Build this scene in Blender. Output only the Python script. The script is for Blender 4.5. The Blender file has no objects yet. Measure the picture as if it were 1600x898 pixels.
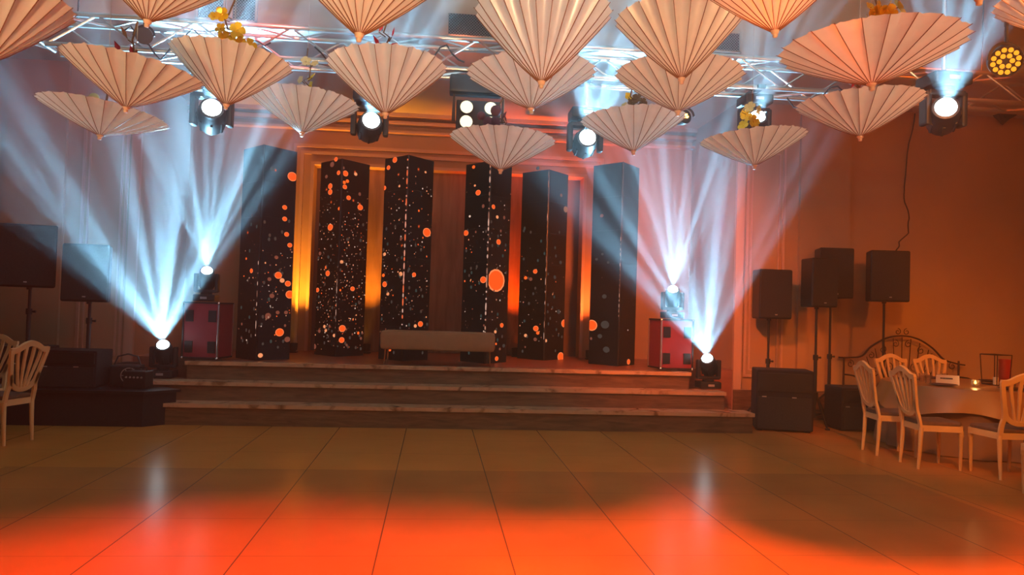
import bpy, bmesh, math, random
from mathutils import Vector, Matrix
PI = math.pi
R = math.radians
random.seed(7)
scene = bpy.context.scene
col = scene.collection

# ------------------------------------------------------------------ camera
F_PX, YAW, PITCH, ROLL, EYE = 1200.0, R(5.66), R(1.56), R(1.75), 1.5
fw = Vector((math.sin(YAW)*math.cos(PITCH), math.cos(YAW)*math.cos(PITCH), math.sin(PITCH)))
r0 = Vector((math.cos(YAW), -math.sin(YAW), 0)); u0 = r0.cross(fw)
rt = r0*math.cos(ROLL) + u0*math.sin(ROLL)
up = -r0*math.sin(ROLL) + u0*math.cos(ROLL)
cd = bpy.data.cameras.new('camera'); cam = bpy.data.objects.new('camera', cd); col.objects.link(cam)
cd.sensor_width = 36.0; cd.lens = F_PX*36.0/1600.0; cd.clip_start = 0.05; cd.clip_end = 100
m = Matrix((rt, up, -fw)).transposed().to_4x4(); m.translation = (0, 0, EYE)
cam.matrix_world = m; scene.camera = cam

def ray(x, y): return fw + rt*((x-800)/F_PX) - up*((y-449)/F_PX)
def depth_at(x, y, d): return Vector((0, 0, EYE)) + ray(x, y)*d        # a point d metres in front of the lens
def plane_at(x, y, p, n):
    d = ray(x, y); t = (Vector(p)-Vector((0, 0, EYE))).dot(n)/d.dot(n); return Vector((0, 0, EYE)) + d*t
def Y_at(x, y, Y): return plane_at(x, y, (0, Y, 0), Vector((0, 1, 0)))

# ------------------------------------------------------------------ world, exposure, render quality
scene.view_settings.view_transform = 'Standard'; scene.view_settings.look = 'None'
scene.view_settings.exposure = 0.0; scene.view_settings.gamma = 1.0
scene.view_settings.use_curve_mapping = False
w = bpy.data.worlds.new('world'); scene.world = w; w.use_nodes = True
w.node_tree.nodes['Background'].inputs[0].default_value = (1.0, 0.45, 0.25, 1)
w.node_tree.nodes['Background'].inputs[1].default_value = 0.004
# thin even haze in the air of the hall
vs_ = w.node_tree.nodes.new('ShaderNodeVolumeScatter'); vs_.inputs['Color'].default_value = (0.95, 0.95, 0.95, 1)
HAZE = 0.011
vs_.inputs['Density'].default_value = HAZE; vs_.inputs['Anisotropy'].default_value = 0.6
w.node_tree.links.new(vs_.outputs[0], w.node_tree.nodes['World Output'].inputs['Volume'])
cy = scene.cycles
cy.use_denoising = True; cy.max_bounces = 6; cy.diffuse_bounces = 3; cy.glossy_bounces = 3
cy.transmission_bounces = 4; cy.volume_bounces = 0; cy.transparent_max_bounces = 8
cy.sample_clamp_indirect = 4.0; cy.sample_clamp_direct = 0; cy.use_light_tree = True
cy.caustics_reflective = False; cy.caustics_refractive = False
cy.volume_step_rate = 5.0

BEAM = (0.30, 0.70, 1.0)
P_FLOOR, P_CASE, P_TRUSS = 86000, 84000, 48000

# ------------------------------------------------------------------ materials
def new_mat(name):
    m = bpy.data.materials.new(name); m.use_nodes = True
    return m, m.node_tree, m.node_tree.nodes['Principled BSDF']
def pm(name, colr, rough=0.6, metal=0.0, spec=0.5, noise=0.0, scale=8.0):
    m, nt, b = new_mat(name)
    b.inputs['Base Color'].default_value = (*colr, 1); b.inputs['Roughness'].default_value = rough
    b.inputs['Metallic'].default_value = metal; b.inputs['Specular IOR Level'].default_value = spec
    if noise:
        tc = nt.nodes.new('ShaderNodeTexCoord'); n = nt.nodes.new('ShaderNodeTexNoise'); n.inputs['Scale'].default_value = scale
        n.inputs['Detail'].default_value = 5
        cr = nt.nodes.new('ShaderNodeValToRGB')
        cr.color_ramp.elements[0].position = 0.3; cr.color_ramp.elements[1].position = 0.7
        cr.color_ramp.elements[0].color = (*[c*(1-noise) for c in colr], 1)
        cr.color_ramp.elements[1].color = (*[min(1, c*(1+noise)) for c in colr], 1)
        nt.links.new(tc.outputs['Object'], n.inputs['Vector']); nt.links.new(n.outputs['Fac'], cr.inputs['Fac'])
        nt.links.new(cr.outputs['Color'], b.inputs['Base Color'])
    return m
def emit(name, colr, s):
    m = bpy.data.materials.new(name); m.use_nodes = True; nt = m.node_tree; nt.nodes.clear()
    e = nt.nodes.new('ShaderNodeEmission'); o = nt.nodes.new('ShaderNodeOutputMaterial')
    e.inputs[0].default_value = (*colr, 1); e.inputs[1].default_value = s
    nt.links.new(e.outputs[0], o.inputs[0]); return m
def wood(name, dark, light, scale=(1, 12, 12), rough=0.45):
    m, nt, b = new_mat(name)
    tc = nt.nodes.new('ShaderNodeTexCoord'); mp = nt.nodes.new('ShaderNodeMapping'); mp.inputs['Scale'].default_value = scale
    n = nt.nodes.new('ShaderNodeTexNoise'); n.inputs['Scale'].default_value = 1.6; n.inputs['Detail'].default_value = 8; n.inputs['Distortion'].default_value = 0.6
    cr = nt.nodes.new('ShaderNodeValToRGB'); cr.color_ramp.elements[0].position = 0.3; cr.color_ramp.elements[1].position = 0.72
    cr.color_ramp.elements[0].color = (*dark, 1); cr.color_ramp.elements[1].color = (*light, 1)
    nt.links.new(tc.outputs['Object'], mp.inputs[0]); nt.links.new(mp.outputs[0], n.inputs['Vector'])
    nt.links.new(n.outputs['Fac'], cr.inputs['Fac']); nt.links.new(cr.outputs['Color'], b.inputs['Base Color'])
    b.inputs['Roughness'].default_value = rough; return m

M = {}
M['wall'] = pm('wall_plaster', (0.50, 0.33, 0.20), 0.75, noise=0.10, scale=0.8)
M['trim'] = pm('trim_paint', (0.62, 0.42, 0.32), 0.5)
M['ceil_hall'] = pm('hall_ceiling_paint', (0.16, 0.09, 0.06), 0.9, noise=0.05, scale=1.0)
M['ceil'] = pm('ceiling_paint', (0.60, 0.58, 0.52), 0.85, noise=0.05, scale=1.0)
M['riser'] = wood('riser_laminate', (0.10, 0.055, 0.03), (0.24, 0.14, 0.08), (2, 10, 14), 0.4)
M['panel'] = wood('wall_veneer', (0.20, 0.11, 0.07), (0.36, 0.22, 0.14), (7, 7, 0.9), 0.5)
M['recess'] = pm('recess_paint', (0.20, 0.14, 0.14), 0.7)
M['black'] = pm('black_plastic', (0.012, 0.012, 0.014), 0.45, noise=0.3, scale=6)
M['blackcloth'] = pm('black_carpet', (0.016, 0.011, 0.011), 0.95, noise=0.3, scale=30)
M['grille'] = pm('speaker_grille', (0.020, 0.018, 0.018), 0.75, noise=0.4, scale=60)
M['badge'] = pm('badge_metal', (0.6, 0.6, 0.6), 0.4, 0.6)
M['alu'] = pm('truss_aluminium', (0.62, 0.64, 0.64), 0.32, 0.9)
M['chrome'] = pm('chrome', (0.75, 0.72, 0.68), 0.2, 1.0)
M['steel'] = pm('dark_steel', (0.05, 0.05, 0.055), 0.4, 0.6)
M['red'] = pm('red_laminate', (0.26, 0.03, 0.045), 0.5, noise=0.08, scale=5)
M['chairwood'] = pm('chair_paint', (0.82, 0.56, 0.28), 0.42, noise=0.05, scale=6)
M['seatcloth'] = pm('seat_fabric', (0.16, 0.09, 0.06), 0.9, noise=0.15, scale=20)
M['cloth'] = pm('table_satin', (0.46, 0.23, 0.07), 0.36, noise=0.08, scale=3)
M['undercloth'] = pm('table_underskirt', (0.26, 0.14, 0.07), 0.8, noise=0.05, scale=3)
M['tabletop_cloth'] = pm('table_top_runner', (0.09, 0.03, 0.02), 0.6)
M['benchfab'] = pm('bench_fabric', (0.40, 0.21, 0.10), 0.8, noise=0.05, scale=15)
M['iron'] = pm('wrought_iron', (0.05, 0.02, 0.014), 0.6, 0.4)
M['rib'] = pm('bamboo_rib', (0.22, 0.09, 0.035), 0.6)
M['tip'] = pm('parasol_ferrule', (0.75, 0.55, 0.40), 0.5)
M['cord'] = pm('hanging_cord', (0.55, 0.55, 0.5), 0.6)
M['cable'] = pm('black_cable', (0.015, 0.01, 0.01), 0.6)
M['gold'] = pm('gold_petal', (0.85, 0.50, 0.02), 0.25, 0.35, noise=0.2, scale=20)
M['yellow'] = pm('yellow_petal', (0.92, 0.72, 0.05), 0.5)
M['pale'] = pm('pale_petal', (0.80, 0.72, 0.35), 0.6)
M['redleaf'] = pm('crimson_petal', (0.50, 0.015, 0.04), 0.5)
M['plum'] = pm('plum_pompon', (0.13, 0.045, 0.07), 0.8)
M['stem'] = pm('brown_stem', (0.14, 0.08, 0.03), 0.7)
M['lens'] = emit('lens_glow', (0.80, 0.95, 1.0), 22)
M['lens_dim'] = emit('lens_warm_white', (1.0, 0.93, 0.62), 1.6)
M['amber'] = emit('amber_led', (1.0, 0.33, 0.02), 1.6)
M['amber_hot'] = emit('amber_hot_led', (1.0, 0.42, 0.08), 12)
M['flame'] = emit('candle_flame', (1.0, 0.55, 0.12), 9)
M['white'] = pm('white_card', (0.85, 0.75, 0.58), 0.6)
M['ink'] = pm('dark_ink', (0.02, 0.01, 0.01), 0.6)
M['redvase'] = pm('red_vase', (0.45, 0.03, 0.01), 0.3)
mg, nt, b = new_mat('clear_glass')
b.inputs['Base Color'].default_value = (0.95, 0.85, 0.7, 1); b.inputs['Roughness'].default_value = 0.05
b.inputs['Transmission Weight'].default_value = 0.9; b.inputs['Alpha'].default_value = 0.45; M['glass'] = mg

# marble for the treads
m, nt, b = new_mat('tread_marble')
tc = nt.nodes.new('ShaderNodeTexCoord'); n = nt.nodes.new('ShaderNodeTexNoise'); n.inputs['Scale'].default_value = 2.5
n.inputs['Detail'].default_value = 9; n.inputs['Distortion'].default_value = 2.2
cr = nt.nodes.new('ShaderNodeValToRGB')
for p_, c_ in ((0.30, (0.22, 0.12, 0.06)), (0.44, (0.60, 0.40, 0.24)), (0.62, (0.66, 0.46, 0.29)), (0.75, (0.42, 0.26, 0.15))):
    e = cr.color_ramp.elements.new(p_); e.color = (*c_, 1)
cr.color_ramp.elements[0].color = (0.3, 0.17, 0.09, 1)
nt.links.new(tc.outputs['Object'], n.inputs['Vector']); nt.links.new(n.outputs['Fac'], cr.inputs['Fac']); nt.links.new(cr.outputs['Color'], b.inputs['Base Color'])
b.inputs['Roughness'].default_value = 0.25; M['marble'] = m

# stage top: worn red-brown laminate
M['stagetop'] = wood('stage_laminate', (0.22, 0.08, 0.05), (0.36, 0.15, 0.09), (1, 6, 6), 0.3)

# floor: polished 0.8 m tiles, a dance floor field with a paler border round it
m, nt, b = new_mat('floor_tiles')
L_ = nt.links.new
def math_node(op, a=None, bb=None, v2=None):
    q = nt.nodes.new('ShaderNodeMath'); q.operation = op
    if a is not None:
        if isinstance(a, (int, float)): q.inputs[0].default_value = a
        else: L_(a, q.inputs[0])
    if bb is not None:
        if isinstance(bb, (int, float)): q.inputs[1].default_value = bb
        else: L_(bb, q.inputs[1])
    return q.outputs[0]
geo = nt.nodes.new('ShaderNodeNewGeometry'); sx = nt.nodes.new('ShaderNodeSeparateXYZ'); L_(geo.outputs['Position'], sx.inputs[0])
def joint(sock, off, wd, step=0.8):
    a = math_node('SUBTRACT', sock, off); a = math_node('DIVIDE', a, step); a = math_node('FRACT', a)
    a = math_node('SUBTRACT', a, 0.5); a = math_node('ABSOLUTE', a)
    return math_node('GREATER_THAN', a, 0.5 - wd/step/2)
jx = joint(sx.outputs['X'], 0.5, 0.008); jy = joint(sx.outputs['Y'], 0.68, 0.005)
jyw = math_node('MULTIPLY', jy, 0.75)
j = math_node('MAXIMUM', jx, jyw)
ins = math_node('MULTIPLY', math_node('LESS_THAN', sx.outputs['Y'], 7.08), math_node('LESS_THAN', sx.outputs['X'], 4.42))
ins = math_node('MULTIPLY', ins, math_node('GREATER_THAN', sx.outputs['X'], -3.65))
nz = nt.nodes.new('ShaderNodeTexNoise'); nz.inputs['Scale'].default_value = 1.3; nz.inputs['Detail'].default_value = 7
L_(geo.outputs['Position'], nz.inputs['Vector'])
def rampc(a, c):
    q = nt.nodes.new('ShaderNodeValToRGB'); q.color_ramp.elements[0].position = 0.3; q.color_ramp.elements[1].position = 0.7
    q.color_ramp.elements[0].color = (*a, 1); q.color_ramp.elements[1].color = (*c, 1); L_(nz.outputs['Fac'], q.inputs['Fac']); return q.outputs['Color']
def mixc(f, a, c):
    q = nt.nodes.new('ShaderNodeMix'); q.data_type = 'RGBA'; L_(f, q.inputs[0])
    for s, v in ((6, a), (7, c)):
        if isinstance(v, tuple): q.inputs[s].default_value = (*v, 1)
        else: L_(v, q.inputs[s])
    return q.outputs[2]
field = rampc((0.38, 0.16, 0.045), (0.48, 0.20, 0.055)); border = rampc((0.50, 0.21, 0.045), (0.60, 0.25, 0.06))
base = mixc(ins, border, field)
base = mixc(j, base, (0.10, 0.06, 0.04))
L_(base, b.inputs['Base Color'])
wv = nt.nodes.new('ShaderNodeTexNoise'); wv.inputs['Scale'].default_value = 9.0; wv.inputs['Detail'].default_value = 4; L_(geo.outputs['Position'], wv.inputs['Vector'])
bp = nt.nodes.new('ShaderNodeBump'); bp.inputs['Strength'].default_value = 0.04; bp.inputs['Distance'].default_value = 0.02
L_(wv.outputs['Fac'], bp.inputs['Height']); L_(bp.outputs[0], b.inputs['Normal'])
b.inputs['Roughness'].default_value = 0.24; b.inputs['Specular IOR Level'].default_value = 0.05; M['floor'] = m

# paper of the parasols: thin, lets light through
def paper(name, c, tr):
    m = bpy.data.materials.new(name); m.use_nodes = True; nt = m.node_tree; nt.nodes.clear()
    o = nt.nodes.new('ShaderNodeOutputMaterial'); d = nt.nodes.new('ShaderNodeBsdfDiffuse'); t = nt.nodes.new('ShaderNodeBsdfTranslucent')
    g = nt.nodes.new('ShaderNodeBsdfGlossy'); g.inputs['Roughness'].default_value = 0.35; g.inputs['Color'].default_value = (*c, 1)
    tc = nt.nodes.new('ShaderNodeTexCoord'); n = nt.nodes.new('ShaderNodeTexNoise'); n.inputs['Scale'].default_value = 5; n.inputs['Detail'].default_value = 6
    cr = nt.nodes.new('ShaderNodeValToRGB'); cr.color_ramp.elements[0].position = 0.3; cr.color_ramp.elements[1].position = 0.7
    cr.color_ramp.elements[0].color = (*[x*0.92 for x in c], 1); cr.color_ramp.elements[1].color = (*c, 1)
    nt.links.new(tc.outputs['Object'], n.inputs['Vector']); nt.links.new(n.outputs['Fac'], cr.inputs['Fac'])
    nt.links.new(cr.outputs['Color'], d.inputs['Color']); nt.links.new(cr.outputs['Color'], t.inputs['Color'])
    m1 = nt.nodes.new('ShaderNodeMixShader'); m1.inputs[0].default_value = tr; m2 = nt.nodes.new('ShaderNodeMixShader'); m2.inputs[0].default_value = 0.10
    nt.links.new(d.outputs[0], m1.inputs[1]); nt.links.new(t.outputs[0], m1.inputs[2])
    nt.links.new(m1.outputs[0], m2.inputs[1]); nt.links.new(g.outputs[0], m2.inputs[2]); nt.links.new(m2.outputs[0], o.inputs[0])
    return m
M['paper'] = paper('parasol_paper', (0.92, 0.80, 0.66), 0.5)
M['paper_w'] = paper('parasol_paper_lit', (0.95, 0.93, 0.90), 0.55)  # whitening by the blue-white beams is put into this paper's colour

# screens: black glass with lit particles (lit dots carry a colour attribute)
M['screen'] = pm('screen_black', (0.010, 0.015, 0.022), 0.38, spec=0.4)
m = bpy.data.materials.new('screen_dots'); m.use_nodes = True; nt = m.node_tree; nt.nodes.clear()
o = nt.nodes.new('ShaderNodeOutputMaterial'); e = nt.nodes.new('ShaderNodeEmission'); a = nt.nodes.new('ShaderNodeAttribute'); a.attribute_name = 'glow'
nt.links.new(a.outputs['Color'], e.inputs[0]); e.inputs[1].default_value = 1.0; nt.links.new(e.outputs[0], o.inputs[0]); M['dots'] = m

# ------------------------------------------------------------------ mesh helpers
class MB:
    def __init__(s): s.v = []; s.f = []
    def add(s, vs, fs, mat=None):
        k = len(s.v)
        for p in vs:
            p = Vector(p)
            s.v.append(mat @ p if mat else p)
        s.f += [tuple(i+k for i in q) for q in fs]; return s
    def box(s, c, d, rot=None, mat=None, bev=0.0):
        bm = bmesh.new(); bmesh.ops.create_cube(bm, size=1.0)
        for v in bm.verts: v.co = Vector((v.co.x*d[0], v.co.y*d[1], v.co.z*d[2]))
        if bev: bmesh.ops.bevel(bm, geom=bm.edges[:], offset=min(bev, min(d)*0.45), segments=2, affect='EDGES', profile=0.6)
        T = Matrix.Translation(c) @ (rot.to_4x4() if rot else Matrix.Identity(4))
        if mat: T = mat @ T
        bm.verts.ensure_lookup_table()
        s.add([T @ v.co for v in bm.verts], [[v.index for v in f.verts] for f in bm.faces]); bm.free(); return s
    def tube(s, pts, r, n=8, closed=False, mat=None, cap=True):
        pts = [Vector(p) for p in pts]; N = len(pts); rr = r if isinstance(r, (list, tuple)) else [r]*N
        rings = []; prev = None
        for i, p in enumerate(pts):
            if closed: t = pts[(i+1) % N]-pts[i-1]
            else: t = pts[min(i+1, N-1)]-pts[max(i-1, 0)]
            if t.length < 1e-9: t = Vector((0, 0, 1))
            t.normalize()
            if prev is None:
                a = Vector((0, 0, 1)) if abs(t.z) < 0.9 else Vector((1, 0, 0)); u = t.cross(a).normalized()
            else:
                u = prev - t*prev.dot(t)
                if u.length < 1e-6: u = t.cross(Vector((0.3, 0.5, 0.8)))
                u.normalize()
            prev = u; w_ = t.cross(u)
            rings.append([p + (u*math.cos(2*PI*k/n) + w_*math.sin(2*PI*k/n))*rr[i] for k in range(n)])
        vs = [q for g in rings for q in g]; fs = []
        for i in range(N if closed else N-1):
            a_ = i*n; b_ = ((i+1) % N)*n
            for k in range(n): fs.append((a_+k, a_+(k+1) % n, b_+(k+1) % n, b_+k))
        if cap and not closed: fs.append(tuple(range(n))[::-1]); fs.append(tuple((N-1)*n+k for k in range(n)))
        return s.add(vs, fs, mat)
    def strip(s, pts, wd, th, nrm, closed=False, mat=None):
        # flat-section bar following pts, wd across in the plane, th along nrm
        pts = [Vector(p) for p in pts]; N = len(pts); nrm = Vector(nrm).normalized(); vs = []
        ww = wd if isinstance(wd, (list, tuple)) else [wd]*N
        for i, p in enumerate(pts):
            t = (pts[(i+1) % N]-pts[i-1]) if closed else (pts[min(i+1, N-1)]-pts[max(i-1, 0)])
            sd = t.cross(nrm).normalized()
            for a_, b_ in ((-1, -1), (1, -1), (1, 1), (-1, 1)): vs.append(p + sd*a_*ww[i]/2 + nrm*b_*th/2)
        fs = []
        for i in range(N if closed else N-1):
            a_ = i*4; b_ = ((i+1) % N)*4
            for k in range(4): fs.append((a_+k, a_+(k+1) % 4, b_+(k+1) % 4, b_+k))
        if not closed: fs.append((3, 2, 1, 0)); fs.append(tuple((N-1)*4+k for k in range(4)))
        return s.add(vs, fs, mat)
    def lathe(s, prof, n=24, mat=None, cap=True):
        vs = []; fs = []
        for r_, z in prof:
            for k in range(n): vs.append((r_*math.cos(2*PI*k/n), r_*math.sin(2*PI*k/n), z))
        for i in range(len(prof)-1):
            for k in range(n): fs.append((i*n+k, i*n+(k+1) % n, (i+1)*n+(k+1) % n, (i+1)*n+k))
        if cap: fs.append(tuple(range(n))[::-1]); fs.append(tuple((len(prof)-1)*n+k for k in range(n)))
        return s.add(vs, fs, mat)
    def prism(s, poly, z0, z1, mat=None):
        n = len(poly); vs = [(x, y, z0) for x, y in poly] + [(x, y, z1) for x, y in poly]
        fs = [tuple(range(n))[::-1], tuple(range(n, 2*n))] + [(k, (k+1) % n, n+(k+1) % n, n+k) for k in range(n)]
        return s.add(vs, fs, mat)
    def build(s, name, mat, parent=None, smooth=False, fix=True):
        me = bpy.data.meshes.new(name); me.from_pydata([tuple(v) for v in s.v], [], s.f); me.materials.append(mat)
        if fix:
            bm = bmesh.new(); bm.from_mesh(me); bmesh.ops.recalc_face_normals(bm, faces=bm.faces); bm.to_mesh(me); bm.free()
        if smooth:
            for p in me.polygons: p.use_smooth = True
            try: me.set_sharp_from_angle(angle=R(40))
            except Exception: pass
        o = bpy.data.objects.new(name, me); col.objects.link(o)
        if parent: o.parent = parent
        return o
def tag(o, label, cat, group=None):
    o['label'] = label; o['category'] = cat
    if group: o['group'] = group
    return o
def thing(name, label, cat, loc=(0, 0, 0), rz=0.0, group=None):
    o = bpy.data.objects.new(name, None); o.empty_display_size = 0.1; col.objects.link(o); o.location = loc; o.rotation_euler = (0, 0, rz)
    return tag(o, label, cat, group)
def struct(o): o['kind'] = 'structure'; return o
def sbox(name, mat, x0, x1, y0, y1, z0, z1, parent=None):
    o = MB().box(((x0+x1)/2, (y0+y1)/2, (z0+z1)/2), (x1-x0, y1-y0, z1-z0)).build(name, mat, parent)
    return o if parent else struct(o)
def copy_tree(o, parent=None):
    c = o.copy(); col.objects.link(c); c.parent = parent
    for ch in list(o.children): copy_tree(ch, c)
    return c

# ------------------------------------------------------------------ lights
def aim(o, d): o.rotation_mode = 'QUATERNION'; o.rotation_quaternion = Vector(d).to_track_quat('-Z', 'Y')
def spot(name, loc, d, colr, watts, angle, blend=0.5, size=0.05, parent=None):
    l = bpy.data.lights.new(name, 'SPOT'); l.color = colr; l.energy = watts; l.spot_size = angle; l.spot_blend = blend; l.shadow_soft_size = size
    o = bpy.data.objects.new(name, l); col.objects.link(o); o.location = loc; aim(o, d)
    if parent: o.parent = parent
    return o
def gobo(l, scale, seed, rad=0.22, floor_=0.03):
    # the pattern wheel: a scatter of pin holes across the cone, so the haze shows separate pencils of light
    l.use_nodes = True; nt = l.node_tree; nt.nodes.clear()
    o = nt.nodes.new('ShaderNodeOutputLight'); e = nt.nodes.new('ShaderNodeEmission'); tc = nt.nodes.new('ShaderNodeTexCoord')
    s = nt.nodes.new('ShaderNodeSeparateXYZ'); nt.links.new(tc.outputs['Normal'], s.inputs[0])
    dx = nt.nodes.new('ShaderNodeMath'); dx.operation = 'DIVIDE'; nt.links.new(s.outputs[0], dx.inputs[0]); nt.links.new(s.outputs[2], dx.inputs[1])
    dy = nt.nodes.new('ShaderNodeMath'); dy.operation = 'DIVIDE'; nt.links.new(s.outputs[1], dy.inputs[0]); nt.links.new(s.outputs[2], dy.inputs[1])
    c = nt.nodes.new('ShaderNodeCombineXYZ'); nt.links.new(dx.outputs[0], c.inputs[0]); nt.links.new(dy.outputs[0], c.inputs[1]); c.inputs[2].default_value = seed
    v = nt.nodes.new('ShaderNodeTexVoronoi'); v.voronoi_dimensions = '2D'; v.inputs['Scale'].default_value = scale; v.inputs['Randomness'].default_value = 0.85
    ad = nt.nodes.new('ShaderNodeVectorMath'); ad.operation = 'ADD'; nt.links.new(c.outputs[0], ad.inputs[0]); ad.inputs[1].default_value = (seed*3.7, seed*1.9, 0)
    nt.links.new(ad.outputs[0], v.inputs['Vector'])
    mr = nt.nodes.new('ShaderNodeMapRange'); mr.interpolation_type = 'SMOOTHSTEP'
    mr.inputs['From Min'].default_value = 0.06; mr.inputs['From Max'].default_value = rad
    mr.inputs['To Min'].default_value = 1.0; mr.inputs['To Max'].default_value = floor_
    nt.links.new(v.outputs['Distance'], mr.inputs['Value']); nt.links.new(mr.outputs[0], e.inputs[1]); nt.links.new(e.outputs[0], o.inputs[0])

# added orange fill, high in the unseen part of the hall behind the camera
def area(name, loc, d, colr, watts, sx_, sy_):
    l = bpy.data.lights.new(name, 'AREA'); l.shape = 'RECTANGLE'; l.size = sx_; l.size_y = sy_; l.color = colr; l.energy = watts
    o = bpy.data.objects.new(name, l); col.objects.link(o); o.location = loc; aim(o, d); return o
area('hall_fill', (3.0, -2.0, 5.2), (0.12, 1, -0.35), (1.0, 0.24, 0.012), 180, 5.0, 0.8)
# unseen fill spots added near the floor to brighten the undersides of the parasols
for x_, y_, w_ in ((-3.2, -0.4, 700), (0.2, -0.4, 700), (4.6, -1.2, 700)):
    spot('parasol_fill', (x_, y_, 0.3), (0.02-0.04*x_, 0.80, 0.60), (1.0, 0.66, 0.34), w_*1.5, R(50), 0.9, 0.15)
# red-orange wash pars on the hall truss over the dance floor, then added fill spots
spot('wash_light', (-1.2, 1.9, 5.0), (0.02, 0.30, -1), (1.0, 0.07, 0.0), 3600, R(52), 0.7, 0.15)
spot('wash_light', (1.9, 1.9, 5.0), (0.06, 0.28, -1), (1.0, 0.13, 0.0), 4300, R(64), 0.7, 0.15)
spot('wash_light', (4.4, 2.4, 5.0), (0.04, 0.10, -1), (1.0, 0.10, 0.0), 1300, R(60), 1.0, 0.15)
spot('wash_light', (2.8, 2.6, 4.9), (0.55, 1, -0.68), (1.0, 0.26, 0.02), 1500, R(36), 1.0, 0.15)  # from here on, unseen spots added to tint table, walls and header
spot('wash_light', (7.8, 4.2, 4.6), (-0.12, 1, -0.66), (1.0, 0.17, 0.004), 640, R(56), 1.0, 0.15)
spot('wash_light', (5.2, 6.6, 4.4), (0.30, 1, -0.45), (1.0, 0.13, 0.004), 90, R(95), 1.0, 0.15)
spot('wash_light', (-1.5, 7.0, 4.3), (-0.6, 1, -0.4), (1.0, 0.11, 0.08), 150, R(100), 1.0, 0.15)
spot('wash_light', (0.2, 8.6, 4.45), (0, 1, -0.12), (1.0, 0.20, 0.07), 95, R(80), 1.0, 0.15)

# ------------------------------------------------------------------ hall shell
sbox('floor', M['floor'], -9, 11.5, -9, 14, -0.1, 0)
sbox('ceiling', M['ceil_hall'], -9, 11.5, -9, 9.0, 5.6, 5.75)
cs = MB(); cs.box((1.25, 11.3, 4.72), (20.5, 4.6, 0.14)); struct(cs.build('ceiling', M['ceil']))
sbox('wall_bulkhead', M['ceil'], -9, 11.5, 9.0, 9.12, 4.79, 5.75)
WX0, WX1 = -4.05, 4.35
sbox('wall_left', M['wall'], -7.6, WX0, 10.9, 11.1, 0, 4.65)
sbox('wall_right', M['wall'], WX1, 11.3, 10.9, 11.1, 0, 4.65)
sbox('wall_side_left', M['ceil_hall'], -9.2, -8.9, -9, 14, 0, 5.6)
sbox('wall_far_left', M['wall'], -9, -7.6, 10.9, 11.1, 0, 4.65)
sbox('wall_side_right', M['ceil_hall'], 11.3, 11.5, -9, 14, 0, 5.6)
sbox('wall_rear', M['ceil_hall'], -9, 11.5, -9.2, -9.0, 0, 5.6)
sbox('wall_alcove_left', M['wall'], WX0-0.15, WX0, 11.1, 13.2, 0, 4.65)
sbox('wall_alcove_right', M['wall'], WX1, WX1+0.15, 11.1, 13.2, 0, 4.65)
# alcove back: frame wall with the recess cut out of it
NX0, NX1, NZ = -2.06, 2.45, 3.77
sbox('wall_back', M['wall'], WX0, NX0, 12.9, 13.2, 0, 4.65)
sbox('wall_back_right', M['wall'], NX1, WX1, 12.9, 13.2, 0, 4.65)
sbox('wall_back_header', M['wall'], NX0, NX1, 12.9, 13.2, NZ, 4.65)
sbox('wall_recess', M['recess'], WX0, WX1, 13.2, 13.3, 0, 4.65)
# moulding round the recess, in steps
tr = MB()
for k, (off, wd, pr) in enumerate(((0.0, 0.05, 0.05), (0.17, 0.05, 0.05), (0.28, 0.05, 0.07))):
    x0, x1, z1 = NX0-off, NX1+off, NZ+off
    y = 12.9-pr/2
    tr.box((x0-wd/2, y, (0.70+z1+wd)/2), (wd, pr, z1+wd-0.70)); tr.box((x1+wd/2, y, (0.70+z1+wd)/2), (wd, pr, z1+wd-0.70))
    tr.box(((x0+x1)/2, y, z1+wd/2), (x1-x0, pr, wd))
struct(tr.build('trim_1', M['trim']))
tr = MB()
tr.box((0.15, 12.82, 4.36), (8.4, 0.16, 0.04)); tr.box((0.15, 12.80, 4.50), (8.4, 0.20, 0.05)); tr.box((0.15, 12.77, 4.62), (8.4, 0.26, 0.06))
struct(tr.build('trim_2', M['trim']))
# jambs and raised wall frames beside the alcove
for nm, s, xe in (('trim_3', -1, WX0), ('trim_4', 1, WX1)):
    tr = MB()
    tr.box((xe+s*0.06, 10.87, 2.33), (0.12, 0.06, 4.64))
    for a_ in (0.18, 0.74): tr.box((xe+s*a_, 10.885, 2.3), (0.035, 0.03, 3.4))
    for zz in (0.62, 4.0): tr.box((xe+s*0.46, 10.885, zz), (0.56, 0.03, 0.035))
    for a_ in (0.25, 0.67): tr.box((xe+s*a_, 10.89, 2.3), (0.02, 0.02, 3.2))
    for zz in (0.71, 3.9): tr.box((xe+s*0.46, 10.89, zz), (0.42, 0.02, 0.02))
    struct(tr.build(nm, M['trim']))
tr = MB()     # shallow chase between pilaster and hall wall, both sides
sbox('wall_pier_right', M['wall'], 5.32, 6.1, 10.84, 10.9, 0, 4.65)
sbox('wall_pier_left', M['wall'], -5.8, -5.02, 10.84, 10.9, 0, 4.65)
sbox('baseboard_right', M['riser'], WX1, 11.3, 10.80, 10.84, 0, 0.42)
sbox('baseboard_left', M['riser'], -8.9, WX0, 10.80, 10.84, 0, 0.42)
# veneer panels in the recess
for k, (x0, x1) in enumerate(((-1.78, -0.58), (-0.42, 0.88), (1.04, 2.12))):
    sbox('trim_%d' % (5+k), M['panel'], x0, x1, 13.12, 13.2, 0.71, 4.0)

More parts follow.
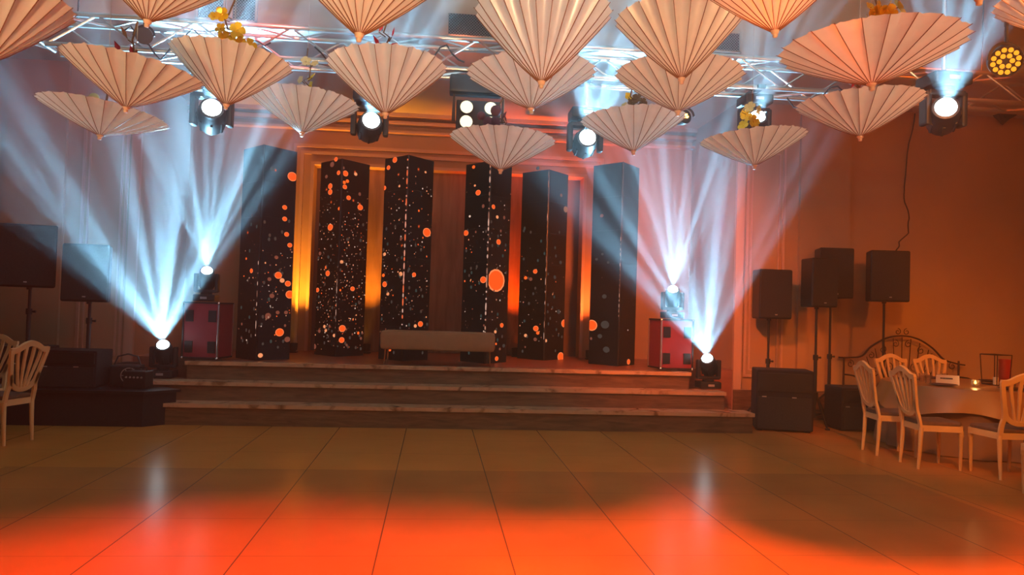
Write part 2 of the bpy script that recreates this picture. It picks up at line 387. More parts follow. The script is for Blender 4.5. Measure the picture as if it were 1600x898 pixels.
# ------------------------------------------------------------------ stage and steps
sbox('stage_platform', M['stagetop'], -4.05, 4.35, 10.88, 13.2, 0, 0.70); sbox('stage_platform', M['stagetop'], -3.10, 3.44, 10.16, 10.88, 0, 0.70)
stage_z = 0.70
def step(y0, y1, xl, xr, z, nm='stage_step'):
    o = sbox(nm, M['riser'], xl+0.02, xr-0.02, y0+0.02, y1, 0, z-0.045)
    sbox('marble_tread', M['marble'], xl, xr, y0, y0+0.34, z-0.045, z, o)
    if xl > -4: pass
    return o
step(9.47, 10.80, -3.95, 4.10, 0.255)
step(9.78, 10.80, -3.62, 3.84, 0.485)
tp = sbox('stage_step', M['riser'], -3.10, 3.44, 10.10, 10.16, 0, 0.665)
sbox('marble_tread', M['marble'], -3.12, 3.46, 10.07, 10.22, 0.665, 0.712, tp)

# ------------------------------------------------------------------ LED pillars
def dot_layer(name, parent, items):
    # items: (centre on plane, u dir, v dir, normal, radius, colour, umin, umax) -> flat lit shapes 2 mm off the screen
    vs = []; fs = []; cols = []
    for c, u, v, n, ru, rv, cl, lo, hi, star in items:
        k = len(vs); seg = 14 if ru > 0.02 else 8
        vs.append(c + n*0.003); 
        for i in range(seg):
            a_ = 2*PI*i/seg; q = star if (star and i % 2) else 1.0
            du = max(lo, min(hi, ru*q*math.cos(a_))); dv = rv*q*math.sin(a_)
            vs.append(c + u*du + v*dv + n*0.003)
        for i in range(seg): fs.append((k, k+1+i, k+1+(i+1) % seg)); cols.append(cl)
    me = bpy.data.meshes.new(name); me.from_pydata([tuple(v) for v in vs], [], fs); me.materials.append(M['dots'])
    ca = me.color_attributes.new('glow', 'FLOAT_COLOR', 'CORNER')
    for p in me.polygons:
        for li in p.loop_indices: ca.data[li].color = (*cols[p.index], 1)
    o = bpy.data.objects.new(name, me); col.objects.link(o); o.parent = parent; return o
ORG = (1.35, 0.16, 0.02); WRM = (1.0, 0.34, 0.14); WHT = (0.9, 0.62, 0.46); DIM = (0.22, 0.06, 0.035); GRY = (0.055, 0.042, 0.036); GRN = (0.03, 0.05, 0.045)
PILLARS = [
 # centre edge (x, y), pixel x of left and right edge at mid height, top, label, big dots (px, py, r px, colour), [small-dot counts]
 ((-2.36, 10.56), 376, 459, 3.60, 'folded black video pillar farthest left on the stage, washed by blue beams with a few orange dots',
  [(456, 276, 8, ORG), (444, 324, 4, ORG), (444, 342, 4, ORG), (447, 366, 4, ORG), (436, 519, 7, ORG), (418, 493, 6, DIM), (452, 460, 7, ORG), (449, 443, 5, ORG), (452, 383, 4, ORG), (394, 423, 4, ORG), (406, 555, 4, WRM), (448, 530, 6, DIM), (433, 488, 4, DIM), (446, 488, 4, DIM), (425, 264, 5, GRY), (431, 402, 4, DIM), (417, 495, 5, DIM), (424, 462, 5, DIM), (434, 430, 6, ORG), (420, 436, 4, DIM), (440, 438, 4, WRM)], 90, (0.40, 0.95), 0.75),
 ((-1.46, 11.69), 486, 562, 3.67, 'folded black video pillar second from the left, crowded with orange and white sparks',
  [(526, 249, 4, ORG), (520, 257, 6, DIM), (511, 276, 4, DIM), (517, 291, 5, ORG), (517, 300, 5, ORG), (530, 270, 4, ORG), (539, 271, 5, ORG), (535, 262, 4, DIM), (555, 272, 3, WRM), (538, 292, 4, ORG), (492, 290, 6, ORG), (496, 323, 5, ORG), (544, 309, 4, ORG), (562, 324, 5, ORG), (517, 355, 6, ORG), (494, 343, 4, ORG), (494, 377, 5, ORG), (493, 386, 4, ORG), (501, 396, 4, DIM), (513, 427, 5, ORG), (533, 409, 3, WRM), (497, 453, 4, ORG), (550, 451, 4, ORG), (534, 513, 6, ORG), (533, 531, 5, ORG), (500, 517, 4, DIM), (492, 541, 6, DIM), (487, 540, 5, DIM), (508, 510, 3, WRM), (510, 516, 3, WRM), (523, 524, 3, WRM), (537, 285, 3, ORG), (542, 283, 3, ORG), (531, 326, 3, ORG)], 420, (0.15, 1.0), 0.55),
 ((-0.45, 11.08), 590, 666, 3.66, 'tall folded black video pillar left of centre behind the bench, with a bright dashed line down its ridge',
  [(618, 250, 5, ORG), (608, 262, 4, ORG), (625, 291, 2, WRM), (592, 318, 5, ORG), (666, 363, 8, ORG), (602, 397, 3, WRM), (627, 428, 4, WRM), (646, 429, 4, ORG), (602, 444, 5, ORG), (600, 430, 3, ORG), (656, 506, 5, ORG), (648, 509, 3, WRM), (591, 457, 3, WRM), (607, 459, 3, WRM), (610, 546, 3, ORG), (600, 294, 4, ORG), (664, 269, 2, WRM)], 190, (0.05, 0.95), 0.5),
 ((0.73, 10.96), 728, 799, 3.61, 'folded black video pillar right of centre showing one very large orange disc',
  [(774, 438, 16, ORG), (756, 437, 6, ORG), (748, 301, 5, ORG), (743, 290, 2, WRM), (770, 323, 4, ORG), (778, 378, 5, ORG), (729, 364, 5, ORG), (741, 261, 3, ORG), (783, 508, 4, ORG), (773, 518, 3, WRM), (775, 560, 4, ORG), (780, 545, 3, DIM), (774, 537, 2, ORG), (776, 339, 3, WRM), (764, 373, 2, WRM), (735, 338, 2, WHT), (786, 540, 4, GRY)], 90, (0.05, 0.95), 0.5),
 ((1.72, 11.96), 817, 888, 3.71, 'folded black video pillar second from the right with sparse small dots',
  [(883, 327, 7, (0.35, 0.13, 0.07)), (876, 305, 4, DIM), (841, 263, 4, GRY), (837, 424, 4, ORG), (822, 434, 3, ORG), (882, 505, 7, ORG), (875, 557, 8, ORG), (838, 513, 5, ORG), (841, 520, 3, ORG), (822, 524, 3, WRM), (837, 530, 4, DIM), (852, 532, 3, WRM), (875, 410, 4, GRY), (866, 433, 4, GRY), (872, 487, 5, GRY), (830, 436, 4, DIM)], 50, (0.35, 0.95), 0.3),
 ((2.69, 11.07), 926, 997, 3.71, 'folded black video pillar farthest right on the stage, crossed by blue beams and almost blank',
  [(925, 508, 10, ORG), (946, 507, 9, GRY), (981, 565, 5, ORG), (941, 337, 4, DIM), (945, 463, 5, GRY), (948, 546, 7, GRY), (933, 405, 3, GRY), (942, 397, 3, GRY), (951, 410, 3, GRY), (938, 525, 5, GRY)], 6, (0.4, 1.0), 0.4),
]
Z3 = Vector((0, 0, 1))
for pi_, (C, lx, rx, top, label, big, cnt, (v0, v1), right_share) in enumerate(PILLARS):
    rnd = random.Random(20+pi_)
    yb = C[1] + 0.42
    Lp = Y_at(lx, 400, yb); Rp = Y_at(rx, 400, yb)
    hw = ((C[0]-Lp.x) + (Rp.x-C[0]))/2
    c = Vector((C[0], C[1], 0)); l = Vector((C[0]-hw, yb, 0)); r_ = Vector((C[0]+hw, yb, 0))
    root = thing('video_pillar', label, 'video screen', (C[0], C[1], stage_z))
    body = MB().prism([(0, 0), (hw, 0.42), (hw-0.02, 0.47), (-hw+0.02, 0.47), (-hw, 0.42)], 0, top-stage_z)
    bo = body.build('body', M['black'], root)
    for side, edge in ((-1, l), (1, r_)):
        u = (edge-c); u.z = 0; wd = u.length; u.normalize(); n = u.cross(Z3) if side > 0 else Z3.cross(u)
        if n.y > 0: n = -n
        fc = MB()
        for half in (0, 1):   # stacked LED tiles with hairline seams
            pass
        T = 6; hgt = top-stage_z
        for k in range(T):
            za, zb = hgt*k/T+0.002, hgt*(k+1)/T-0.002
            p = [u*0.012+n*0.008, u*(wd-0.006)+n*0.008, u*(wd-0.006)+n*0.001, u*0.012+n*0.001]
            fc.add([q+Z3*z for z in (za, zb) for q in p], [(0, 1, 5, 4), (1, 2, 6, 5), (2, 3, 7, 6), (3, 0, 4, 7), (0, 3, 2, 1), (4, 5, 6, 7)])
        face = fc.build('screen_face', M['screen'], root)
        items = []
        def put(U, Vz, ru, rv, cl, star=0):
            if ru < wd and -0.05 < U < wd+0.05:
                items.append((u*U + Z3*Vz + n*0.009, u, Z3, n, ru, rv, cl, -(U-0.014), (wd-0.008)-U, star))
        for (bx, by, br, cl) in big:
            P = plane_at(bx, by, c, n); U = (P-c).dot(u); Vz = P.z-stage_z
            rr = (1.0 if br > 12 else 0.78 if cl in (ORG, WRM, WHT) else 0.62)*br*P.y/F_PX
            fs_ = max(0.5, abs(u.x))
            if -rr*0.5 < U < wd+rr*0.9 and U > 0.0:
                if U > wd: U = wd-0.012
                if Vz < rr: Vz = rr*0.7
                put(U, Vz, rr/fs_*0.95, rr*1.12, cl, 0)
                if cl is ORG and br > 3 and items:     # deep orange disc inside a paler rim
                    it = items[-1]; items[-1] = it[:6] + ((1.3, 0.30, 0.10),) + it[7:]
                    items.append((it[0]+n*0.001, it[1], it[2], it[3], it[4]*0.86, it[5]*0.86, (1.25, 0.11, 0.012), it[7], it[8], 0))
        share = right_share if side > 0 else 1-right_share
        for k in range(int(cnt*share)):
            t = rnd.betavariate(1.7, 1.5); Vz = hgt*(1-(v0+(v1-v0)*t))
            U = rnd.uniform(0.02, wd-0.02); q = rnd.random()
            rr = 0.003+0.007*rnd.random()**3
            cl = rnd.choice([WHT, WRM, WRM, ORG, DIM, WHT, (0.6, 0.22, 0.12)])
            if q > 0.95: rr *= 2.2; cl = rnd.choice([ORG, DIM, GRY, DIM])
            if Vz < 0.5 and rnd.random() < 0.5: cl = rnd.choice([GRY, DIM]); rr *= 2
            if Vz > hgt-0.06 or Vz < 0.04: continue
            put(U, Vz, rr*1.25, rr*1.3, cl)
        if pi_ != 5:
            for k in range(14 if pi_ < 5 else 4):      # faint unfocused circles
                put(rnd.uniform(0.03, wd-0.03), rnd.uniform(0.1, hgt*0.7), 0.02, 0.025, rnd.choice([GRY, (0.07, 0.04, 0.03), GRN]))
        for k in range({0: 1, 1: 3, 2: 2}.get(pi_, 0)):     # little star flares
            put(rnd.uniform(0.06, wd-0.06), rnd.uniform(hgt*0.55, hgt*0.95), 0.035, 0.035, ORG, 0.12)
        for it in range(len(items)):
            pass
        if items: dot_layer('lit_dots', face, items)
    # ridge strip, its broken reflections painted on as glowing dashes
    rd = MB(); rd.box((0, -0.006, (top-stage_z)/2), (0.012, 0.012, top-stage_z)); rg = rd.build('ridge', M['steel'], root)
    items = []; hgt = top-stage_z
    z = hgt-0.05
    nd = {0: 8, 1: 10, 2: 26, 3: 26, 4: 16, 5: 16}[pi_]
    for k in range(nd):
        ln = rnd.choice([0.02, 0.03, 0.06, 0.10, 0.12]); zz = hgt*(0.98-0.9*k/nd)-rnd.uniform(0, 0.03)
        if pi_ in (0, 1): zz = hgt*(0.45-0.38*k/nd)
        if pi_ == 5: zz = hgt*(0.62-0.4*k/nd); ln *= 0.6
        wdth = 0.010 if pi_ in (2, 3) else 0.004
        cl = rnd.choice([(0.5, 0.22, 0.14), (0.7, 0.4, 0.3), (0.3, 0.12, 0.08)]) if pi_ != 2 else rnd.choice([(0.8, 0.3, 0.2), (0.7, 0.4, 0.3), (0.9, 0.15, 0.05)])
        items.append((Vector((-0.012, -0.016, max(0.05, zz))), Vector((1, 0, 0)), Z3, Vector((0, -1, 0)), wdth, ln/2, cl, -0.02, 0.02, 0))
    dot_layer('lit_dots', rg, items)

# ------------------------------------------------------------------ bench on the stage
bt = thing('stage_bench', 'long tan upholstered bench with thin metal legs at the centre of the stage', 'bench', (0.06, 10.42, stage_z+0.01), R(-3.5))
seat = MB().box((0, 0, 0.325), (1.52, 0.46, 0.25), bev=0.055); seat.build('seat', M['benchfab'], bt, True)
for x in (-0.70, 0.70):
    for y in (-0.17, 0.17):
        MB().tube([(x, y, 0), (x*0.985, y, 0.205)], [0.007, 0.011], 8).build('leg', M['chrome'], bt, True)

# ------------------------------------------------------------------ flight cases
def flight_case(x, y, label, hgt, rz, s):
    t = thing('flight_case', label, 'flight case', (x, y, stage_z+0.01), rz, 'red flight cases beside the stage pillars')
    W, D = 0.46, 0.46
    MB().box((0, 0, hgt/2+0.02), (W, D, hgt-0.04), bev=0.006).build('body', M['red'], t)
    for sx_ in (-1, 1):
        for sy_ in (-1, 1): MB().box((sx_*W/2, sy_*D/2, hgt/2+0.02), (0.022, 0.022, hgt-0.02), bev=0.004).build('edge_rail', M['steel' if sx_*s < 0 else 'alu'], t)
    for zz in (0.03, hgt): 
        fr = MB()
        fr.box((0, -D/2, zz), (W, 0.02, 0.02)); fr.box((0, D/2, zz), (W, 0.02, 0.02)); fr.box((-W/2, 0, zz), (0.02, D, 0.02)); fr.box((W/2, 0, zz), (0.02, D, 0.02)); fr.build('frame', M['steel'], t)
    for x_ in (-0.15, 0.15):
        for z_ in (0.17, hgt-0.17):
            h = MB().box((x_, -D/2-0.004, z_), (0.105, 0.012, 0.15), bev=0.004).build('recess_handle', M['black'], t)
    for x_ in (-W/2, W/2):
        for z_ in (0.03, hgt): MB().lathe([(0.001, -0.018), (0.013, -0.012), (0.018, 0), (0.013, 0.012), (0.001, 0.018)], 8, Matrix.Translation((x_, -D/2-0.006, z_))).build('ball_corner', M['chrome'], t, True)
    return t
flight_case(-2.97, 10.5, 'red flight case on the left end of the stage under a lit moving light', 0.74, R(-8), 1)
flight_case(3.30, 10.52, 'red flight case on the right end of the stage under a lit moving light', 0.70, R(5), -1)

# ------------------------------------------------------------------ moving heads
def moving_head(loc, aim_d, label, hang=False, s=1.0, watts=400, cone=R(54), scl=7, seed=1.0, lamp=True, rz=0.0, drop=0.0, lift=0.0):
    root = thing('moving_head_light', label, 'stage light', loc, rz)
    sg = -1 if hang else 1
    T = Matrix.Scale(s, 4)
    b = MB(); b.box((0, 0, sg*0.055), (0.34, 0.30, 0.11), mat=T, bev=0.02)
    bs = b.build('base', M['black'], root)
    MB().box((0, -0.152, sg*0.055), (0.10, 0.008, 0.035), mat=T).build('display', M['badge'], bs)
    y = MB()
    y.lathe([(0.09, sg*0.11), (0.09, sg*0.145)], 20, T)
    y.box((0, 0, sg*0.165), (0.34, 0.13, 0.05), mat=T, bev=0.015)
    for sx_ in (-1, 1): y.box((sx_*0.165, 0, sg*0.30), (0.055, 0.12, 0.30), mat=T, bev=0.02)
    y.build('yoke', M['black'], root)
    d = Vector(aim_d).normalized(); q = d.to_track_quat('Z', 'Y')
    hm = Matrix.Translation((0, 0, sg*0.36*s)) @ q.to_matrix().to_4x4() @ T
    h = MB()
    h.lathe([(0.05, -0.19), (0.10, -0.175), (0.125, -0.12), (0.132, 0.0), (0.128, 0.08), (0.112, 0.13), (0.108, 0.165), (0.088, 0.170)], 28)
    for k in range(8):
        a_ = 2*PI*k/8; h.box((0.127*math.cos(a_), 0.127*math.sin(a_), -0.03), (0.02, 0.02, 0.16), rot=Matrix.Rotation(a_, 3, 'Z'))
    ho = h.build('head', M['black'], root, True); ho.matrix_local = hm
    le = MB().lathe([(0.001, 0.232), (0.03, 0.228), (0.055, 0.214), (0.075, 0.192), (0.088, 0.165), (0.088, 0.15)], 28, cap=False)
    lo = le.build('lens', M['lens'], ho, True)
    if hang:
        MB().box((0, 0, max(0.012, drop+0.0)), (0.08, 0.36, 0.03)).build('clamp', M['steel'], root)
        if drop: MB().tube([(0, 0, 0.05*s), (0.0, 0, drop)], 0.018, 10).build('drop_pipe', M['alu'], root, True)
    if lamp:
        w_ = Matrix.Translation(loc) @ Matrix.Rotation(rz, 4, 'Z') @ hm
        ow = w_ @ Vector((0, 0, 0.26)); dw = (w_.to_3x3() @ Vector((0, 0, 1))).normalized(); dw.z += lift   # beam raised off the lens axis to keep its light off the floor
        l = spot('beam', ow, dw, BEAM, watts, cone, 0.35, 0.035*s)
        gobo(l.data, scl, seed)
        l.parent = None
    return root
moving_head((-3.40, 10.14, 0.495), (0.13, -0.74, 0.80), 'lit moving light standing on the left end of the second stage step', s=0.86, watts=P_FLOOR, cone=R(60), scl=6.0, seed=2.6)
moving_head((3.74, 10.20, 0.495), (-0.42, -0.72, 0.80), 'lit moving light standing on the right end of the second stage step', s=0.86, watts=P_FLOOR, cone=R(55), scl=6.0, seed=4.1)
moving_head((-3.02, 10.52, stage_z+0.77), (0.16, -0.66, 0.80), 'lit moving light standing on top of the red case left of the pillars', s=0.82, watts=P_CASE, cone=R(48), scl=7.0, seed=2.9)
moving_head((3.32, 10.54, stage_z+0.73), (-0.18, -0.62, 0.80), 'lit moving light standing on top of the red case right of the pillars', s=0.82, watts=P_CASE, cone=R(48), scl=7.0, seed=5.1)
TZ0, TZ1, TY = 3.77, 4.06, 7.45    # truss heights and distance
for (px_, py_, dr, lb, sc_, wt, sd) in (
    (325, 167, (0.24, -0.9, 0.28), 'leftmost of the lit moving lights hanging under the truss, beside an orange parasol', 1.0, P_TRUSS, 3.3),
    (1187, 184, (-0.1, -0.8, 0.5), 'moving light half hidden behind the yellow flowers of the small low parasol at the right', 0.85, P_TRUSS*0.8, 11.3),
    (576, 184, (0.16, -0.9, 0.20), 'lit moving light hanging under the truss left of the four-lamp blinder', 0.92, P_TRUSS, 5.7),
    (918, 210, (-0.02, -0.9, 0.16), 'lit moving light hanging lowest under the truss, right of the four-lamp blinder', 0.92, P_TRUSS*1.2, 7.9)):
    P = Y_at(px_, py_, TY-0.15)
    s_ = sc_
    rootz = P.z - 0.06 + 0.36*s_
    zt = TZ0-0.03
    mh = moving_head((P.x, TY-0.02, min(rootz, zt)), dr, lb, hang=True, s=s_, watts=wt, cone=R(60), scl=5.5, seed=sd, drop=max(0.0, zt-rootz)+0.03, lift=0.55)
P = Y_at(1478, 170, 6.0)
moving_head((P.x+0.08, 6.15, P.z+0.33), (-0.42, -0.8, 0.22), 'lit moving light hanging alone on a drop pipe at the right, above the far wall', hang=True, s=0.98, watts=P_TRUSS*1.1, cone=R(60), scl=5.5, seed=9.1, drop=5.6-(P.z+0.33), lift=0.7)

# ------------------------------------------------------------------ truss
def truss(a, b_, label, group='aluminium truss runs over the stage front'):
    a = Vector(a); b_ = Vector(b_); d = (b_-a); L = d.length; d.normalize(); sd = d.cross(Z3).normalized()
    t = thing('lighting_truss', label, 'truss', a, 0)
    w_ = 0.29; cor = [sd*sx_*w_/2 + Z3*sz_*w_/2 for sx_, sz_ in ((-1, -1), (1, -1), (1, 1), (-1, 1))]
    for c in cor: MB().tube([c, c+d*L], 0.025, 10).build('chord_tube', M['alu'], t, True)
    n = int(L/0.42); br = MB()
    for f in range(4):
        c0, c1 = cor[f], cor[(f+1) % 4]
        for k in range(n):
            p = c0+d*(L*k/n) if k % 2 == 0 else c1+d*(L*k/n); q = c1+d*(L*(k+1)/n) if k % 2 == 0 else c0+d*(L*(k+1)/n)
            br.tube([p, q], 0.011, 6)
    br.build('lattice', M['alu'], t, True)
    return t
TZ = (TZ0+TZ1)/2
truss((-3.6, TY, TZ), (6.4, TY, TZ), 'long lattice truss crossing in front of the stage carrying the moving lights')
truss((-3.78, 2.6, TZ+0.02), (-3.78, 7.55, TZ+0.02), 'lattice truss running back toward the viewer from the left end of the long truss')
for x in (-3.4, -0.6, 2.4, 5.6):
    tag(MB().tube([(x, TY, TZ1+0.015), (x+0.03, TY, 5.6)], 0.006, 6).build('steel_cable', M['steel']), ['thin hanging cable holding the left end of the long truss', 'thin hanging cable above the truss left of the widest parasol', 'thin hanging cable over the truss right of centre', 'thin hanging cable holding the right end of the long truss'][(-3.4, -0.6, 2.4, 5.6).index(x)], 'cable', 'truss suspension cables')
# loose black cables draped along the truss
for k, (x0, x1, lb) in enumerate(((-2.9, -1.6, 'black power cable looped along the left of the truss'), (-1.2, 0.2, 'black power cable looped along the truss above the blinder'), (3.4, 5.2, 'black power cable sagging under the right half of the truss'))):
    pts = [(x0+(x1-x0)*i/24, TY-0.19, TZ0+0.06+0.16*math.cos(i*0.55+k)*(0.6+0.4*math.sin(i*1.3)) - (0.12 if k == 2 else 0)) for i in range(25)]
    tag(MB().tube(pts, 0.008, 6).build('power_cable', M['cable'], None, True), lb, 'cable')

# ------------------------------------------------------------------ blinder, pars, grilles
P = Y_at(748, 178, 7.2)
bl = thing('blinder_light', 'four-lamp blinder light glowing warm white under the middle of the truss', 'stage light', (P.x, 7.32, P.z))
MB().box((0, 0, 0), (0.42, 0.14, 0.28), bev=0.01).build('housing', M['black'], bl)
for x in (-0.115, 0.115):
    for z in (-0.07, 0.07):
        Tm = Matrix.Translation((x, -0.072, z)) @ Matrix.Rotation(PI/2, 4, 'X')
        lm = MB().lathe([(0.060, 0.012), (0.056, 0.004), (0.03, -0.01), (0.002, -0.014)], 20, Tm).build('lamp', M['lens_dim'], bl, True)
        MB().lathe([(0.060, 0.0), (0.068, 0.0), (0.068, 0.016), (0.060, 0.016)], 20, Tm, cap=False).build('rim', M['steel'], lm, True)
yk = MB(); yk.strip([(-0.235, 0, -0.05), (-0.235, 0, 0.22), (0.235, 0, 0.22), (0.235, 0, -0.05)], 0.035, 0.012, (0, 1, 0)); yk.build('yoke', M['steel'], bl)
bx = MB(); bx.box((-0.03, 0.02, 0.30), (0.50, 0.20, 0.17), bev=0.02); bx.build('upper_housing', M['black'], bl)  # second lamp housing above the four lamps
def par(loc, d, label, size, led=None, n=18, hook=0.12):
    t = thing('par_light', label, 'stage light', loc)
    q = Vector(d).normalized().to_track_quat('Z', 'Y').to_matrix().to_4x4()
    c = MB().lathe([(size*0.55, -size*1.7), (size*0.85, -size*1.5), (size, -size*0.9), (size, 0.0), (size*0.93, 0.0), (size*0.93, -0.02)], 28).build('can', M['black'], t, True); c.matrix_local = q
    f = MB().lathe([(size*0.93, -0.012), (size*0.93, -0.02)], 28).build('faceplate', M['steel'], c); 
    if led:
        spots = [(0, 0)] if n > 1 else []
        spots += [(0.36*math.cos(2*PI*k/6), 0.36*math.sin(2*PI*k/6)) for k in range(6)] + [(0.72*math.cos(2*PI*k/12+0.2), 0.72*math.sin(2*PI*k/12+0.2)) for k in range(12)]
        for (a_, b2) in spots[1:] if n == 18 else spots[:n]:
            MB().lathe([(size*0.155, -0.012), (size*0.13, 0.006), (size*0.06, 0.014), (0.001, 0.016)], 12, Matrix.Translation((a_*size, b2*size, 0))).build('led', M[led], f, True)
    y = MB(); pts = [(math.cos(a_)*size*1.2, 0, math.sin(a_)*size*1.2) for a_ in [PI*k/12 for k in range(13)]]
    y.strip(pts, 0.02, 0.008, (0, 1, 0)); y.tube([(0, 0, size*1.2), (0, 0, size*1.2+hook)], 0.012, 8); y.build('yoke', M['steel'], t)
    return t
P = depth_at(1572, 96, 5.2)
par(P, (-0.42, -0.75, -0.42), 'black LED wash light with eighteen amber lenses at the upper right edge', 0.105, 'amber')
MB_pipe = MB().tube([(P.x, P.y, P.z+0.24), (P.x, P.y, 5.6)], 0.015, 8).build('drop_pipe', M['steel'], None, True)
tag(MB_pipe, 'thin drop pipe above the amber LED wash light at the right edge', 'pipe')
spot('par_beam', P+Vector((-0.42, -0.75, -0.42)).normalized()*0.1, (-0.42, 0.1, -0.9), (1.0, 0.22, 0.03), 60, R(40), 0.6, 0.08)
P = Y_at(225, 56, 7.2)
par(P, (0.3, -0.8, -0.3), 'small unlit par light hanging from the left part of the truss', 0.075)
P = Y_at(1071, 182, 7.3)
par(P, (0.3, -0.9, 0.05), 'small glowing orange par light under the truss between the pale parasols', 0.07, 'amber_hot', 3, hook=TZ0-0.02-P.z-0.084)
spot('par_beam', (P.x, P.y+0.25, P.z-0.1), (0.16, 1, -0.40), (1.0, 0.15, 0.01), 900, R(80), 0.8, 0.08)
def grille(x0, x1, y0, y1, label):
    a = Y_at(x0, y0, 9.0); c = Y_at(x1, y1, 9.0); zt, zb = a.z, c.z; W = c.x-a.x; H = zt-zb
    t = thing('air_grille', label, 'air vent', ((a.x+c.x)/2, 8.995, zb), 0, 'air grilles in the bulkhead')
    MB().box((0, 0, H/2), (W, 0.01, H)).build('backing', M['steel'], t)
    fr = MB(); fr.box((0, -0.012, 0.012), (W, 0.02, 0.024)); fr.box((0, -0.012, H-0.012), (W, 0.02, 0.024)); fr.box((-W/2+0.012, -0.012, H/2), (0.024, 0.02, H)); fr.box((W/2-0.012, -0.012, H/2), (0.024, 0.02, H))
    fr.build('frame', M['ceil'], t)
    ms = MB(); s_ = 0.034
    k = -H
    while k < W:
        for sg in (1, -1):
            x_a, z_a, x_b, z_b = k, 0.0, k+H, H
            if x_a < 0: z_a = -x_a; x_a = 0
            if x_b > W: z_b -= x_b-W; x_b = W
            if z_b > z_a:
                if sg < 0: z_a, z_b = H-z_a, H-z_b
                ms.tube([(x_a-W/2, -0.010, z_a), (x_b-W/2, -0.010, z_b)], 0.0035, 4, cap=False)
        k += s_
    ms.build('mesh_screen', M['alu'], t)
grille(308, 352, -8, 34, 'square mesh air grille at the upper left of the bulkhead, left half of the pair')
grille(362, 402, -6, 37, 'square mesh air grille at the upper left of the bulkhead, right half of the pair')
grille(698, 800, 18, 64, 'wide mesh air grille in the bulkhead just left of the largest centre parasol')
grille(1085, 1157, 46, 84, 'mesh air grille in the bulkhead between two parasols right of centre')
# small wedge fitting high on the far wall
P = Y_at(1565, 183, 10.84)
wt = thing('wall_speaker', 'small dark wedge-shaped wall fitting high on the far right wall', 'wall fitting', (P.x, 10.82, P.z))
MB().add([(-0.21, 0, 0.05), (0.21, 0, 0.05), (0.0, 0, -0.13), (-0.21, -0.14, 0.05), (0.21, -0.14, 0.05), (0.0, -0.10, -0.08)], [(0, 2, 1), (3, 4, 5), (0, 1, 4, 3), (1, 2, 5, 4), (2, 0, 3, 5)]).build('wedge_body', M['black'], wt)
MB().box((0, 0.0, 0.03), (0.12, 0.03, 0.08)).build('bracket', M['steel'], wt)

# ------------------------------------------------------------------ loudspeakers
def speaker_stand(x, y, z0, z1, label, tri=0.45, rz=0.0, tripod=True, rl=0.0):
    t = thing('speaker_stand', label, 'speaker stand', (x, y, z0), rz)
    MB().tube([(0, 0, 0.12 if tripod else 0), (0, 0, z1-z0)], 0.017, 10).build('pole', M['steel'], t, True)
    zc = min(0.95, (z1-z0)*0.6)
    MB().tube([(0, 0, 0.3 if tripod else 0.0), (0, 0, zc)], 0.024, 10).build('outer_tube', M['steel'], t, True)
    cl = MB().lathe([(0.034, -0.035), (0.036, 0.0), (0.034, 0.035)], 12, Matrix.Translation((0, 0, zc))).build('collar', M['black'], t, True)
    MB().tube([(0.03, 0, zc), (0.075, 0, zc)], [0.010, 0.016], 8).build('knob', M['black'], cl, True)
    if tripod:
        MB().lathe([(0.04, -0.05), (0.045, 0), (0.04, 0.05)], 12, Matrix.Translation((0, 0, 0.42))).build('hub', M['black'], t, True)
        for k in range(3):
            a_ = 2*PI*k/3-PI/2+rl; c, s = math.cos(a_), math.sin(a_)
            lg = MB().strip([(c*0.03, s*0.03, 0.43), (c*tri, s*tri, 0.012)], 0.028, 0.012, (-s, c, 0)).build('leg', M['steel'], t)
            MB().box((c*tri, s*tri, 0.014), (0.05, 0.05, 0.026), bev=0.008).build('rubber_foot', M['black'], lg)
            MB().strip([(c*0.03, s*0.03, 0.16), (c*tri*0.62, s*tri*0.62, 0.165)], 0.02, 0.008, (-s, c, 0)).build('brace', M['steel'], t)
    return t
def speaker(x, y, z, w_, h, d, rz, label, group=None, badge=True):
    t = thing('loudspeaker', label, 'loudspeaker', (x, y, z), rz, group)
    poly = [(-w_/2, -d/2), (w_/2, -d/2), (w_*0.34, d/2), (-w_*0.34, d/2)]
    bm = bmesh.new()
    cb = MB().prism(poly, 0.025, h); o = cb.build('cabinet', M['black'], t)
    bv = o.modifiers.new('bevel', 'BEVEL'); bv.width = 0.022; bv.segments = 3; bm.free()
    g = MB().box((0, -d/2-0.004, h/2+0.01), (w_-0.03, 0.012, h-0.07), bev=0.005).build('grille', M['grille'], t)
    MB().lathe([(0.03, 0), (0.03, 0.045)], 12, cap=True).build('pole_socket', M['steel'], t, True)
    if badge:
        MB().box((0.0, -d/2-0.013, 0.085), (0.036, 0.006, 0.014), bev=0.002).build('badge', M['badge'], g)
    return t
GS = 'loudspeakers on stands at the right'
SP = [(4.72, 10.50, 1.44, 0.50, 0.72, R(4), 'loudspeaker on a stand nearest the right end of the stage, above the black subwoofer'),
      (5.27, 10.20, 1.62, 0.40, 0.70, R(6), 'second loudspeaker from the stage at the right, overlapping the one behind it'),
      (5.66, 10.55, 1.76, 0.50, 0.74, R(-4), 'third loudspeaker from the stage at the right, half hidden behind its neighbour'),
      (6.32, 10.30, 1.73, 0.55, 0.74, R(-8), 'rightmost loudspeaker on a stand, with a cable rising from its top')]
SL = ['black stand whose pole rises behind the subwoofer, nearest the stage', 'black stand under the second loudspeaker from the stage', 'black tripod stand with crossed legs between the subwoofer and the dining chairs', 'black stand under the rightmost loudspeaker, behind the dining chairs']
for (x, y, z, w_, h, rz, lb), sl in zip(SP, SL):
    speaker(x, y, z, w_, h, 0.38, rz, lb, GS); speaker_stand(x, y, 0, z, sl, tri=0.36 if x < 5.5 or x > 6 else 0.46)
speaker(-4.80, 9.64, 1.55, 0.62, 0.76, 0.40, R(14), 'large black loudspeaker on a pole at the far left edge', 'loudspeakers on poles at the left')
